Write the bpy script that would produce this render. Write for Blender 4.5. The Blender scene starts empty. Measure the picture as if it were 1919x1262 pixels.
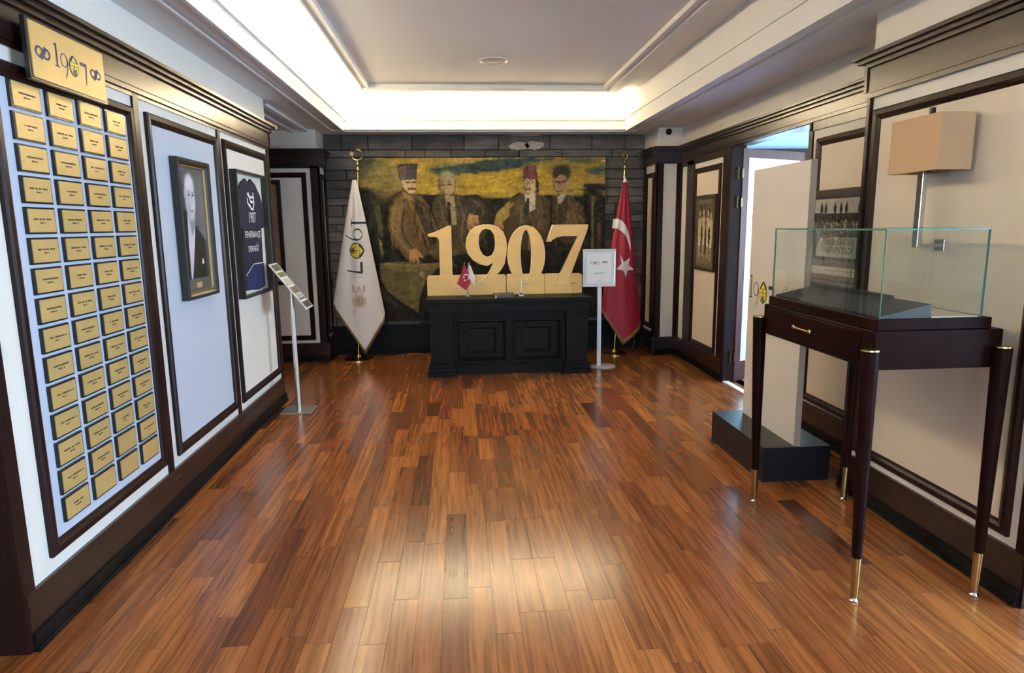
import bpy, bmesh, math, random
import numpy as np
from mathutils import Matrix, Vector
random.seed(7); np.random.seed(7)
sc = bpy.context.scene
COL = sc.collection

# ------------------------------------------------------------------ camera
CAMZ = 1.5
def cam_axes(yaw, pitch, roll):
    y, p, r_ = (math.radians(a) for a in (yaw, pitch, roll))
    f = Vector((math.sin(y)*math.cos(p), math.cos(y)*math.cos(p), -math.sin(p)))
    r = Vector((math.cos(y), -math.sin(y), 0)); u = r.cross(f)
    return math.cos(r_)*r+math.sin(r_)*u, -math.sin(r_)*r+math.cos(r_)*u, f
cr, cu, cf = cam_axes(4.454, 9.558, -0.65)
cd = bpy.data.cameras.new('camera'); cam = bpy.data.objects.new('camera', cd); COL.objects.link(cam)
cd.sensor_fit = 'HORIZONTAL'; cd.sensor_width = 36; cd.lens = 1230/1919*36; cd.clip_start = 0.05
m = Matrix((( cr.x, cu.x, -cf.x, 0), (cr.y, cu.y, -cf.y, 0), (cr.z, cu.z, -cf.z, CAMZ), (0, 0, 0, 1)))
cam.matrix_world = m
sc.camera = cam

# ------------------------------------------------------------------ world, lights, exposure
w = bpy.data.worlds.new('world'); sc.world = w; w.use_nodes = True
bg = w.node_tree.nodes['Background']; bg.inputs[0].default_value = (0.45, 0.75, 1.0, 1); bg.inputs[1].default_value = 2.0
sc.view_settings.view_transform = 'Standard'; sc.view_settings.look = 'None'
sc.view_settings.gamma = 1; sc.view_settings.use_curve_mapping = False
sc.view_settings.exposure = 1.15
sc.cycles.use_denoising = True
sc.cycles.max_bounces = 10; sc.cycles.diffuse_bounces = 6; sc.cycles.transparent_max_bounces = 16
sc.cycles.caustics_reflective = False; sc.cycles.caustics_refractive = False

def area(name, loc, direction, sx, sy, power, color):
    l = bpy.data.lights.new(name, 'AREA'); l.shape = 'RECTANGLE'; l.size = sx; l.size_y = sy
    l.energy = power; l.color = color
    o = bpy.data.objects.new(name, l); COL.objects.link(o); o.location = loc
    o.rotation_euler = Vector(direction).to_track_quat('-Z', 'Y').to_euler()
    return o
# daylight through the hall windows (right of and behind the camera) and through the side room's window
area('daylight_hall_side', (5.36, 0.5, 1.55), (-1, 0.5, 0), 2.8, 1.9, 198, (0.54, 0.75, 1.0))
area('daylight_hall_back', (0.4, -3.85, 1.6), (0, 1, 0), 4.2, 1.9, 58, (0.95, 0.97, 1.0))
area('daylight_side_room', (3.9, 7.62, 1.35), (-0.25, -1, -0.05), 2.0, 1.7, 30, (0.6, 0.85, 1.0))
area('daylight_side_room_right', (5.45, 5.4, 1.5), (-1, -0.12, 0.02), 2.6, 1.5, 112, (0.66, 0.83, 1.0))
LED_COL = (1.0, 0.79, 0.48); LED_STR = 80.0

# ------------------------------------------------------------------ materials
def lin(c): return tuple(((x/255)/12.92 if x/255 <= 0.04045 else ((x/255+0.055)/1.055)**2.4) for x in c)
def new_mat(name):
    m = bpy.data.materials.new(name); m.use_nodes = True
    return m, m.node_tree, m.node_tree.nodes['Principled BSDF']
def sock(nt, a, b): nt.links.new(a, b)
def mat(name, col, rough=0.5, metal=0.0, spec=0.5, coat=0.0, noise=0.0, nscale=8.0, bump=0.0, bscale=40.0, stretch=None):
    m, nt, b = new_mat(name)
    c = lin(col)
    b.inputs['Base Color'].default_value = (*c, 1); b.inputs['Roughness'].default_value = rough
    b.inputs['Metallic'].default_value = metal; b.inputs['Specular IOR Level'].default_value = spec
    b.inputs['Coat Weight'].default_value = coat; b.inputs['Coat Roughness'].default_value = 0.2
    N = nt.nodes
    if noise or bump:
        g = N.new('ShaderNodeNewGeometry'); mp = N.new('ShaderNodeMapping')
        if stretch: mp.inputs['Scale'].default_value = stretch
        sock(nt, g.outputs['Position'], mp.inputs['Vector'])
    if noise:
        t = N.new('ShaderNodeTexNoise'); t.inputs['Scale'].default_value = nscale; t.inputs['Detail'].default_value = 5
        sock(nt, mp.outputs[0], t.inputs['Vector'])
        r = N.new('ShaderNodeValToRGB')
        r.color_ramp.elements[0].position = 0.3; r.color_ramp.elements[1].position = 0.7
        r.color_ramp.elements[0].color = (*[max(0, x*(1-noise)) for x in c], 1)
        r.color_ramp.elements[1].color = (*[min(1, x*(1+noise)) for x in c], 1)
        sock(nt, t.outputs[0], r.inputs[0]); sock(nt, r.outputs[0], b.inputs['Base Color'])
    if bump:
        t2 = N.new('ShaderNodeTexNoise'); t2.inputs['Scale'].default_value = bscale; t2.inputs['Detail'].default_value = 4
        sock(nt, mp.outputs[0], t2.inputs['Vector'])
        bp = N.new('ShaderNodeBump'); bp.inputs['Strength'].default_value = bump; bp.inputs['Distance'].default_value = 0.01
        sock(nt, t2.outputs[0], bp.inputs['Height']); sock(nt, bp.outputs[0], b.inputs['Normal'])
    return m
def emit(name, col, s):
    m, nt, b = new_mat(name)
    b.inputs['Base Color'].default_value = (*col, 1); b.inputs['Emission Color'].default_value = (*col, 1)
    b.inputs['Emission Strength'].default_value = s
    return m
def print_mat(name, rough=0.5, coat=0.0, spec=0.5):
    m, nt, b = new_mat(name)
    a = nt.nodes.new('ShaderNodeAttribute'); a.attribute_name = 'Col'
    sock(nt, a.outputs['Color'], b.inputs['Base Color'])
    b.inputs['Roughness'].default_value = rough; b.inputs['Coat Weight'].default_value = coat; b.inputs['Specular IOR Level'].default_value = spec
    return m
def glass_mat(name, tint, refl=1.0):
    m = bpy.data.materials.new(name); m.use_nodes = True; nt = m.node_tree; N = nt.nodes; N.clear()
    o = N.new('ShaderNodeOutputMaterial'); mix = N.new('ShaderNodeMixShader'); tr = N.new('ShaderNodeBsdfTransparent')
    gl = N.new('ShaderNodeBsdfGlossy'); fr = N.new('ShaderNodeLayerWeight'); fr.inputs[0].default_value = 0.5
    pwr = N.new('ShaderNodeMath'); pwr.operation = 'POWER'; pwr.inputs[1].default_value = 5.0; sock(nt, fr.outputs['Facing'], pwr.inputs[0])
    mu = N.new('ShaderNodeMath'); mu.operation = 'MULTIPLY_ADD'; mu.inputs[1].default_value = 0.8*refl; mu.inputs[2].default_value = 0.035*refl
    tr.inputs[0].default_value = (*tint, 1); gl.inputs['Roughness'].default_value = 0.0
    sock(nt, pwr.outputs[0], mu.inputs[0]); sock(nt, mu.outputs[0], mix.inputs[0])
    sock(nt, tr.outputs[0], mix.inputs[1]); sock(nt, gl.outputs[0], mix.inputs[2]); sock(nt, mix.outputs[0], o.inputs[0])
    return m
def plank_mat():
    m, nt, b = new_mat('merbau_planks'); N = nt.nodes
    g = N.new('ShaderNodeNewGeometry'); at = N.new('ShaderNodeAttribute'); at.attribute_name = 'rnd'
    mul = N.new('ShaderNodeMath'); mul.operation = 'MULTIPLY'; mul.inputs[1].default_value = 37.0
    sock(nt, at.outputs['Fac'], mul.inputs[0])
    cmb = N.new('ShaderNodeCombineXYZ'); sock(nt, mul.outputs[0], cmb.inputs[0]); sock(nt, mul.outputs[0], cmb.inputs[1]); sock(nt, mul.outputs[0], cmb.inputs[2])
    add = N.new('ShaderNodeVectorMath'); add.operation = 'ADD'; sock(nt, g.outputs['Position'], add.inputs[0]); sock(nt, cmb.outputs[0], add.inputs[1])
    mp = N.new('ShaderNodeMapping'); mp.inputs['Scale'].default_value = (46, 1.9, 1); sock(nt, add.outputs[0], mp.inputs['Vector'])
    n1 = N.new('ShaderNodeTexNoise'); n1.inputs['Scale'].default_value = 1.0; n1.inputs['Detail'].default_value = 6; n1.inputs['Roughness'].default_value = 0.62; n1.inputs['Distortion'].default_value = 0.8
    sock(nt, mp.outputs[0], n1.inputs['Vector'])
    mp2 = N.new('ShaderNodeMapping'); mp2.inputs['Scale'].default_value = (9, 1.2, 1); sock(nt, add.outputs[0], mp2.inputs['Vector'])
    n2 = N.new('ShaderNodeTexNoise'); n2.inputs['Scale'].default_value = 1.3; n2.inputs['Detail'].default_value = 3; sock(nt, mp2.outputs[0], n2.inputs['Vector'])
    base = N.new('ShaderNodeValToRGB'); e = base.color_ramp.elements
    e[0].position = 0; e[0].color = (*lin((84, 44, 27)), 1); e[1].position = 1; e[1].color = (*lin((152, 98, 52)), 1)
    for p, c in ((0.07, (120, 70, 40)), (0.5, (134, 81, 44)), (0.85, (146, 92, 50))):
        x = e.new(p); x.color = (*lin(c), 1)
    sock(nt, at.outputs['Fac'], base.inputs[0])
    r1 = N.new('ShaderNodeValToRGB'); r1.color_ramp.elements[0].position = 0.39; r1.color_ramp.elements[0].color = (0.55, 0.49, 0.44, 1)
    r1.color_ramp.elements[1].position = 0.58; r1.color_ramp.elements[1].color = (1.12, 1.1, 1.06, 1); sock(nt, n1.outputs[0], r1.inputs[0])
    mx = N.new('ShaderNodeMix'); mx.data_type = 'RGBA'; mx.blend_type = 'MULTIPLY'; mx.inputs[0].default_value = 0.85
    sock(nt, base.outputs[0], mx.inputs[6]); sock(nt, r1.outputs[0], mx.inputs[7])
    r2 = N.new('ShaderNodeValToRGB'); r2.color_ramp.elements[0].position = 0.3; r2.color_ramp.elements[0].color = (0.8, 0.77, 0.74, 1)
    r2.color_ramp.elements[1].position = 0.7; r2.color_ramp.elements[1].color = (1.15, 1.12, 1.05, 1); sock(nt, n2.outputs[0], r2.inputs[0])
    mx2 = N.new('ShaderNodeMix'); mx2.data_type = 'RGBA'; mx2.blend_type = 'MULTIPLY'; mx2.inputs[0].default_value = 0.8
    sock(nt, mx.outputs[2], mx2.inputs[6]); sock(nt, r2.outputs[0], mx2.inputs[7])
    sock(nt, mx2.outputs[2], b.inputs['Base Color'])
    b.inputs['Roughness'].default_value = 0.2; b.inputs['Specular IOR Level'].default_value = 0.44
    n3 = N.new('ShaderNodeTexNoise'); n3.inputs['Scale'].default_value = 55; n3.inputs['Detail'].default_value = 2; sock(nt, g.outputs['Position'], n3.inputs['Vector'])
    bp = N.new('ShaderNodeBump'); bp.inputs['Strength'].default_value = 0.09; bp.inputs['Distance'].default_value = 0.002
    sm = N.new('ShaderNodeMath'); sm.operation = 'ADD'; sm.operation = 'MULTIPLY_ADD'; sm.inputs[1].default_value = 0.22; sock(nt, n1.outputs[0], sm.inputs[0]); sock(nt, n3.outputs[0], sm.inputs[2])
    sock(nt, sm.outputs[0], bp.inputs['Height']); sock(nt, bp.outputs[0], b.inputs['Normal'])
    return m
M = {}
M['white'] = mat('white_paint', (226, 222, 214), 0.55, noise=0.02, nscale=3)
M['ceil'] = mat('ceiling_paint', (226, 227, 228), 0.7)
M['blue_panel'] = mat('pale_blue_panel', (186, 195, 212), 0.6)
M['cream'] = mat('cream_panel', (218, 207, 190), 0.6)
M['dark'] = mat('dark_mahogany', (36, 19, 17), 0.34, spec=0.2, noise=0.3, nscale=3, stretch=(9, 9, 1.0), coat=0.04)
M['darkh'] = mat('dark_mahogany_rail', (38, 21, 17), 0.3, spec=0.45, noise=0.3, nscale=3, stretch=(2, 2, 16), coat=0.15)
M['black_wood'] = mat('ebonised_desk_wood', (13, 13, 13), 0.5, spec=0.14, noise=0.2, nscale=4, stretch=(1, 1, 6))
M['stone'] = mat('charcoal_ledge_stone', (92, 89, 86), 0.8, noise=0.28, nscale=5, bump=0.8, bscale=22, stretch=(1, 1, 2.5))
M['stone2'] = mat('charcoal_ledge_stone_light', (104, 100, 96), 0.8, noise=0.3, nscale=5, bump=0.8, bscale=22, stretch=(1, 1, 2.5))
M['stone3'] = mat('charcoal_ledge_stone_dark', (76, 74, 73), 0.8, noise=0.3, nscale=5, bump=0.8, bscale=22, stretch=(1, 1, 2.5))
M['mortar'] = mat('dark_joint', (30, 29, 29), 0.9)
M['patch'] = mat('bare_plaster', (165, 160, 150), 0.9, noise=0.25, nscale=30, bump=0.6, bscale=60)
M['gold'] = mat('brushed_brass_plate', (206, 176, 112), 0.38, 0.35, noise=0.06, nscale=6)
M['brass'] = mat('polished_brass', (190, 164, 108), 0.25, 1.0)
M['black'] = mat('black_lacquer', (22, 22, 24), 0.3)
M['ink'] = mat('dark_ink', (52, 44, 40), 0.6)
M['navy'] = mat('navy_ink', (40, 38, 92), 0.5)
M['blackink'] = mat('black_ink', (22, 20, 24), 0.5)
M['yellow'] = mat('badge_yellow', (226, 205, 62), 0.5)
M['bronze'] = mat('bronze_print', (176, 140, 112), 0.5)
M['frame_black'] = mat('black_picture_frame', (34, 31, 28), 0.35)
M['frame_brown'] = mat('brown_picture_frame', (56, 42, 30), 0.4)
M['mat_grey'] = mat('dark_passepartout', (84, 82, 74), 0.7)
M['mat_white'] = mat('ivory_mount', (222, 220, 206), 0.7)
M['gilt'] = mat('gilt_fillet', (160, 132, 82), 0.45, 0.7)
M['silver'] = mat('brushed_steel', (190, 190, 186), 0.3, 0.9)
M['alu'] = mat('satin_aluminium', (214, 216, 220), 0.4, 0.5)
M['chrome'] = mat('chrome', (200, 200, 200), 0.12, 1.0)
M['paper'] = mat('white_paper', (236, 236, 238), 0.6)
M['shade'] = mat('beige_lamp_fabric', (190, 160, 128), 0.85, bump=0.3, bscale=300)
M['board'] = mat('pale_display_board', (212, 208, 202), 0.5)
M['board_edge'] = mat('board_edge', (150, 140, 132), 0.5)
M['plinth'] = mat('anthracite_plinth', (24, 23, 30), 0.4, spec=0.3)
M['wood_gold'] = mat('pale_birch_board', (232, 190, 118), 0.5, noise=0.06, nscale=4, stretch=(1, 1, 5))
M['wood_edge'] = mat('birch_board_edge', (246, 224, 176), 0.5)
M['case'] = mat('walnut_case', (28, 13, 12), 0.35, spec=0.045, noise=0.3, nscale=3, stretch=(5, 5, 5))
M['velvet'] = mat('dark_display_cloth', (38, 40, 40), 0.55)
M['case_floor'] = mat('case_floor_cloth', (196, 184, 160), 0.8)
M['glass'] = glass_mat('clear_glass', (0.975, 0.99, 0.98))
M['glass_edge'] = mat('green_glass_edge', (70, 128, 116), 0.15, spec=0.8)
M['door_glass'] = glass_mat('door_glass', (0.9, 0.97, 1.0))
M['flag_white'] = mat('white_satin_flag', (232, 226, 224), 0.5, noise=0.03, nscale=9)
M['flag_red'] = mat('red_satin_flag', (152, 14, 44), 0.55)
M['fringe'] = mat('gold_fringe', (166, 130, 72), 0.7, noise=0.4, nscale=60)
M['jersey'] = mat('navy_jersey', (34, 35, 58), 0.8, spec=0.2, noise=0.25, nscale=14, bump=0.3, bscale=18)
M['jersey2'] = mat('blue_jersey_panel', (34, 43, 86), 0.8, spec=0.2, noise=0.2, nscale=14)
M['white_ink'] = mat('white_lettering', (236, 236, 236), 0.5)
M['door_wood'] = mat('reddish_door_wood', (66, 34, 30), 0.5, spec=0.2, noise=0.25, nscale=3, stretch=(6, 6, 1))
M['door_white'] = mat('door_bead_white', (186, 194, 200), 0.45)
M['carpet'] = mat('lilac_grey_carpet', (150, 140, 158), 0.9, noise=0.2, nscale=60)
M['side_wall'] = mat('side_room_wall', (168, 192, 206), 0.7)
M['sill'] = mat('pale_threshold', (222, 216, 206), 0.4)
M['iron'] = mat('antique_hinge', (70, 60, 46), 0.4, 0.9)
M['led'] = emit('led_strip_light', LED_COL, LED_STR)
M['lens'] = mat('frosted_lens', (205, 200, 190), 0.5)
M['trimring'] = mat('fitting_ring', (214, 210, 200), 0.35, 0.2)
M['print'] = print_mat('photo_print', 0.45, 0.0)
M['print_gloss'] = print_mat('photo_print_glazed', 0.25, 0.25)
M['canvas'] = print_mat('oil_paint', 0.6, 0.0, 0.12)
M['plank'] = plank_mat()
M['picture_tan'] = mat('tan_picture', (158, 128, 96), 0.6, noise=0.15, nscale=6)
M['gloss_black'] = mat('black_plastic', (14, 14, 16), 0.2)

# ------------------------------------------------------------------ mesh helpers
WLOC = {}
class MB:
    def __init__(s): s.v = []; s.f = []; s.mi = []
    def add(s, vs, fs, k=0):
        n = len(s.v); s.v += [tuple(p) for p in vs]
        for f in fs: s.f.append(tuple(i+n for i in f)); s.mi.append(k)
        return s
    def hexa(s, c, k=0):   # 8 corners: bottom 0-3, top 4-7
        return s.add(c, [(0, 3, 2, 1), (4, 5, 6, 7), (0, 1, 5, 4), (1, 2, 6, 5), (2, 3, 7, 6), (3, 0, 4, 7)], k)
    def box(s, x0, x1, y0, y1, z0, z1, k=0):
        return s.hexa([(x0, y0, z0), (x1, y0, z0), (x1, y1, z0), (x0, y1, z0), (x0, y0, z1), (x1, y0, z1), (x1, y1, z1), (x0, y1, z1)], k)
    def pbox(s, P, a0, a1, z0, z1, d0, d1, k=0):
        return s.hexa([P(a0, z0, d0), P(a1, z0, d0), P(a1, z0, d1), P(a0, z0, d1), P(a0, z1, d0), P(a1, z1, d0), P(a1, z1, d1), P(a0, z1, d1)], k)
    def frame(s, P, a0, a1, z0, z1, prof, k=0):
        rows = [[P(a0+t, z0+t, d), P(a1-t, z0+t, d), P(a1-t, z1-t, d), P(a0+t, z1-t, d)] for t, d in prof]
        vs = [p for r in rows for p in r]; fs = []
        for i in range(len(prof)-1):
            for j in range(4):
                fs.append((i*4+j, i*4+(j+1) % 4, (i+1)*4+(j+1) % 4, (i+1)*4+j))
        return s.add(vs, fs, k)
    def tube(s, p0, p1, r0, r1=None, n=16, k=0, caps=True):
        r1 = r0 if r1 is None else r1; p0 = Vector(p0); p1 = Vector(p1); d = (p1-p0).normalized()
        a = d.orthogonal().normalized(); b = d.cross(a); vs = []
        for p, r in ((p0, r0), (p1, r1)):
            for i in range(n):
                t = 2*math.pi*i/n; vs.append(p+a*(r*math.cos(t))+b*(r*math.sin(t)))
        fs = [(i, (i+1) % n, n+(i+1) % n, n+i) for i in range(n)]
        if caps: fs += [tuple(range(n))[::-1], tuple(range(n, 2*n))]
        return s.add(vs, fs, k)
    def path(s, pts, r, n=10, k=0):
        for a, b in zip(pts[:-1], pts[1:]): s.tube(a, b, r, r, n, k)
        return s
    def lathe(s, c, prof, n=28, k=0, sx=1.0, sy=1.0):
        vs = []; m_ = len(prof)
        for r, z in prof:
            for i in range(n):
                t = 2*math.pi*i/n; vs.append((c[0]+sx*r*math.cos(t), c[1]+sy*r*math.sin(t), c[2]+z))
        fs = []
        for j in range(m_-1):
            for i in range(n): fs.append((j*n+i, j*n+(i+1) % n, (j+1)*n+(i+1) % n, (j+1)*n+i))
        fs += [tuple(range(n))[::-1], tuple(range((m_-1)*n, m_*n))]
        return s.add(vs, fs, k)
    def prism(s, pts, P, d0, d1, k=0):   # convex-ish polygon pts (a,z) extruded from d0 to d1
        n = len(pts); vs = [P(a, z, d0) for a, z in pts]+[P(a, z, d1) for a, z in pts]
        fs = [tuple(range(n))[::-1], tuple(range(n, 2*n))]+[(i, (i+1) % n, n+(i+1) % n, n+i) for i in range(n)]
        return s.add(vs, fs, k)
def link(name, me, parent=None, loc=(0, 0, 0)):
    o = bpy.data.objects.new(name, me); COL.objects.link(o); o.location = loc
    if parent is not None: o.parent = parent
    return o
def mesh_from(name, mb, mats, off=(0, 0, 0), smooth=False, recalc=True):
    me = bpy.data.meshes.new(name)
    me.from_pydata([(v[0]-off[0], v[1]-off[1], v[2]-off[2]) for v in mb.v], [], mb.f)
    for mt in (mats if isinstance(mats, (list, tuple)) else [mats]): me.materials.append(mt)
    me.polygons.foreach_set('material_index', mb.mi)
    if recalc:
        bm = bmesh.new(); bm.from_mesh(me); bmesh.ops.recalc_face_normals(bm, faces=bm.faces[:]); bm.to_mesh(me); bm.free()
    if smooth:
        me.polygons.foreach_set('use_smooth', [True]*len(me.polygons)); me.set_sharp_from_angle(angle=math.radians(35))
    me.update()
    return me
def obj(name, mb, mats, parent=None, smooth=False, bevel=0.0, recalc=True):
    off = WLOC.get(parent.name, (0, 0, 0)) if parent is not None else (0, 0, 0)
    o = link(name, mesh_from(name, mb, mats, off, smooth, recalc), parent)
    WLOC[o.name] = off
    if bevel:
        b = o.modifiers.new('bevel', 'BEVEL'); b.width = bevel; b.segments = 2; b.limit_method = 'ANGLE'; b.angle_limit = math.radians(40)
    return o
def thing(name, label, cat, loc, group=None):
    o = bpy.data.objects.new(name, None); COL.objects.link(o); o.location = loc; o.empty_display_size = 0.1
    o['label'] = label; o['category'] = cat
    if group: o['group'] = group
    WLOC[o.name] = tuple(loc)
    return o
def tag(o, label, cat, group=None):
    o['label'] = label; o['category'] = cat
    if group: o['group'] = group
    return o
def struct(o, label=None, cat=None):
    o['kind'] = 'structure'
    if label: o['label'] = label
    if cat: o['category'] = cat
    return o
# wall frames: P(along, height, proud)
WL, WN, WF, YB = -1.58, 2.165, 2.49, 7.9
P_left = lambda a, z, d: (WL+d, a, z)
P_near = lambda a, z, d: (WN-d, a, z)
P_far = lambda a, z, d: (WF-d, a, z)
def P_y(y): return lambda a, z, d: (a, y-d, z)
def P_x(x, s): return lambda a, z, d: (x+s*d, a, z)

# 2-D outlines -> mesh through a filled curve
def outline_mesh(loops, thick=0.0, bevel=0.0):
    cu_ = bpy.data.curves.new('tmp', 'CURVE'); cu_.dimensions = '2D'; cu_.fill_mode = 'BOTH'
    cu_.extrude = thick/2; cu_.bevel_depth = bevel; cu_.bevel_resolution = 1
    for lp in loops:
        sp = cu_.splines.new('POLY'); sp.points.add(len(lp)-1); sp.use_cyclic_u = True
        for p, (x, y) in zip(sp.points, lp): p.co = (x, y, 0, 1)
    o = bpy.data.objects.new('tmp', cu_); COL.objects.link(o)
    dg = bpy.context.evaluated_depsgraph_get(); me = bpy.data.meshes.new_from_object(o.evaluated_get(dg))
    bpy.data.objects.remove(o); bpy.data.curves.remove(cu_)
    return me
def text_mesh(s, size=1.0, align='CENTER', space=1.0):
    cu_ = bpy.data.curves.new('tmp', 'FONT'); cu_.body = s; cu_.size = size; cu_.align_x = align; cu_.align_y = 'CENTER'; cu_.space_character = space
    cu_.resolution_u = 3
    o = bpy.data.objects.new('tmp', cu_); COL.objects.link(o)
    dg = bpy.context.evaluated_depsgraph_get(); me = bpy.data.meshes.new_from_object(o.evaluated_get(dg))
    bpy.data.objects.remove(o); bpy.data.curves.remove(cu_)
    return me
def refine(me, cuts=3):
    bm = bmesh.new(); bm.from_mesh(me); bmesh.ops.triangulate(bm, faces=bm.faces[:])
    for _ in range(cuts):
        es = [e for e in bm.edges if e.calc_length() > 0.02*refine.unit]
        if not es: break
        bmesh.ops.subdivide_edges(bm, edges=es, cuts=1, use_grid_fill=True); bmesh.ops.triangulate(bm, faces=bm.faces[:])
    bm.to_mesh(me); bm.free(); return me
refine.unit = 1.0
def mapped(name, me, fn, material, parent, off=None):
    """place a flat 2-D mesh in the scene: fn(x, y, z) -> world"""
    o_ = WLOC.get(parent.name, (0, 0, 0)) if parent is not None else (0, 0, 0)
    for v in me.vertices:
        p = fn(*v.co); v.co = (p[0]-o_[0], p[1]-o_[1], p[2]-o_[2])
    me.materials.clear(); me.materials.append(material); me.update()
    o = link(name, me, parent); WLOC[o.name] = o_
    return o
def ellipse(cx, cy, rx, ry, n=36, a0=0.0): return [(cx+rx*math.cos(a0+2*math.pi*i/n), cy+ry*math.sin(a0+2*math.pi*i/n)) for i in range(n)]
def stroke(pts, w0, w1=None):
    """ribbon polygon along a polyline"""
    w1 = w0 if w1 is None else w1; L = []; R = []; n = len(pts)
    for i, (x, y) in enumerate(pts):
        xa, ya = pts[max(0, i-1)]; xb, yb = pts[min(n-1, i+1)]
        dx, dy = xb-xa, yb-ya; l = math.hypot(dx, dy) or 1; w_ = (w0+(w1-w0)*i/(n-1))/2
        L.append((x-dy/l*w_, y+dx/l*w_)); R.append((x+dy/l*w_, y-dx/l*w_))
    return L+R[::-1]
def arc(cx, cy, rx, ry, a0, a1, n=18): return [(cx+rx*math.cos(math.radians(a0+(a1-a0)*i/n)), cy+ry*math.sin(math.radians(a0+(a1-a0)*i/n))) for i in range(n+1)]

# the anniversary emblem: '19', shield-filled zero, '7' (unit height 1, width 1.85)
def emblem_layers(ink):
    dig = [[(0.0, 0), (0.27, 0), (0.27, .04), (.175, .05), (.175, 1.0), (.14, 1.0), (.0, .93), (.0, .90), (.105, .92), (.105, .05), (0, .04)]]
    nine = [ellipse(.53, .40, .20, .30), ellipse(.53, .40, .155, .262)[::-1]]
    tail = [stroke([(.715, .46), (.72, .30), (.70, .08), (.645, -.14), (.55, -.36)], .055, .03)]
    seven = [[(1.46, .49), (1.46, .64), (1.86, .64), (1.86, .50), (1.78, -.36), (1.74, -.36), (1.79, .49)]]
    zero = [[(1.08, .79), (1.20, .70), (1.31, .55), (1.36, .34), (1.34, .12), (1.25, -.06), (1.08, -.17), (.91, -.06), (.82, .12), (.80, .34), (.85, .55), (.96, .70)]]
    shield = [[(1.08, .72), (1.24, .46), (1.31, .46), (1.315, .30), (1.30, .12), (1.22, -.02), (1.08, -.10), (.94, -.02), (.86, .12), (.845, .30), (.85, .46), (.92, .46)]]
    bars = [[(.85, .445), (1.31, .445), (1.31, .47), (.85, .47)], [(.845, .285), (1.315, .285), (1.315, .31), (.845, .31)],
            [(1.065, .40), (1.095, .40), (1.095, .08), (1.065, .08)],
            [(1.08, .0), (1.21, .17), (1.20, .21), (1.08, .10), (.96, .21), (.95, .17)],
            [(1.08, -.09), (1.20, .03), (1.16, .07), (1.08, -.01), (1.0, .07), (.96, .03)]]
    out = [(dig, ink, 0), (nine, ink, 0), (tail, ink, 0), (seven, ink, 0), (zero, ink, 0), (shield, M['yellow'], 1)]
    out += [([b_], ink, 2) for b_ in bars]
    return out
def emblem(parent, fn, ink, step=0.0008, fine=False):
    """fn(u, v, lift) -> world point; one mesh per colour"""
    groups = {}
    for loops, mt, lv in emblem_layers(ink):
        me = outline_mesh(loops)
        if fine: refine.unit = 3.0; refine(me, 4); refine.unit = 1.0
        groups.setdefault((mt.name, lv), []).append(me)
    for (mn, lv), mes in groups.items():
        mb = MB()
        for me in mes:
            mb.add([tuple(v.co) for v in me.vertices], [tuple(p.vertices) for p in me.polygons]); bpy.data.meshes.remove(me)
        mb.v = [fn(x, y, lv*step) for x, y, _ in mb.v]
        obj('emblem_lettering' if lv == 0 else ('emblem_shield' if lv == 1 else 'emblem_mark'), mb, bpy.data.materials[mn], parent, recalc=False)

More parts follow.
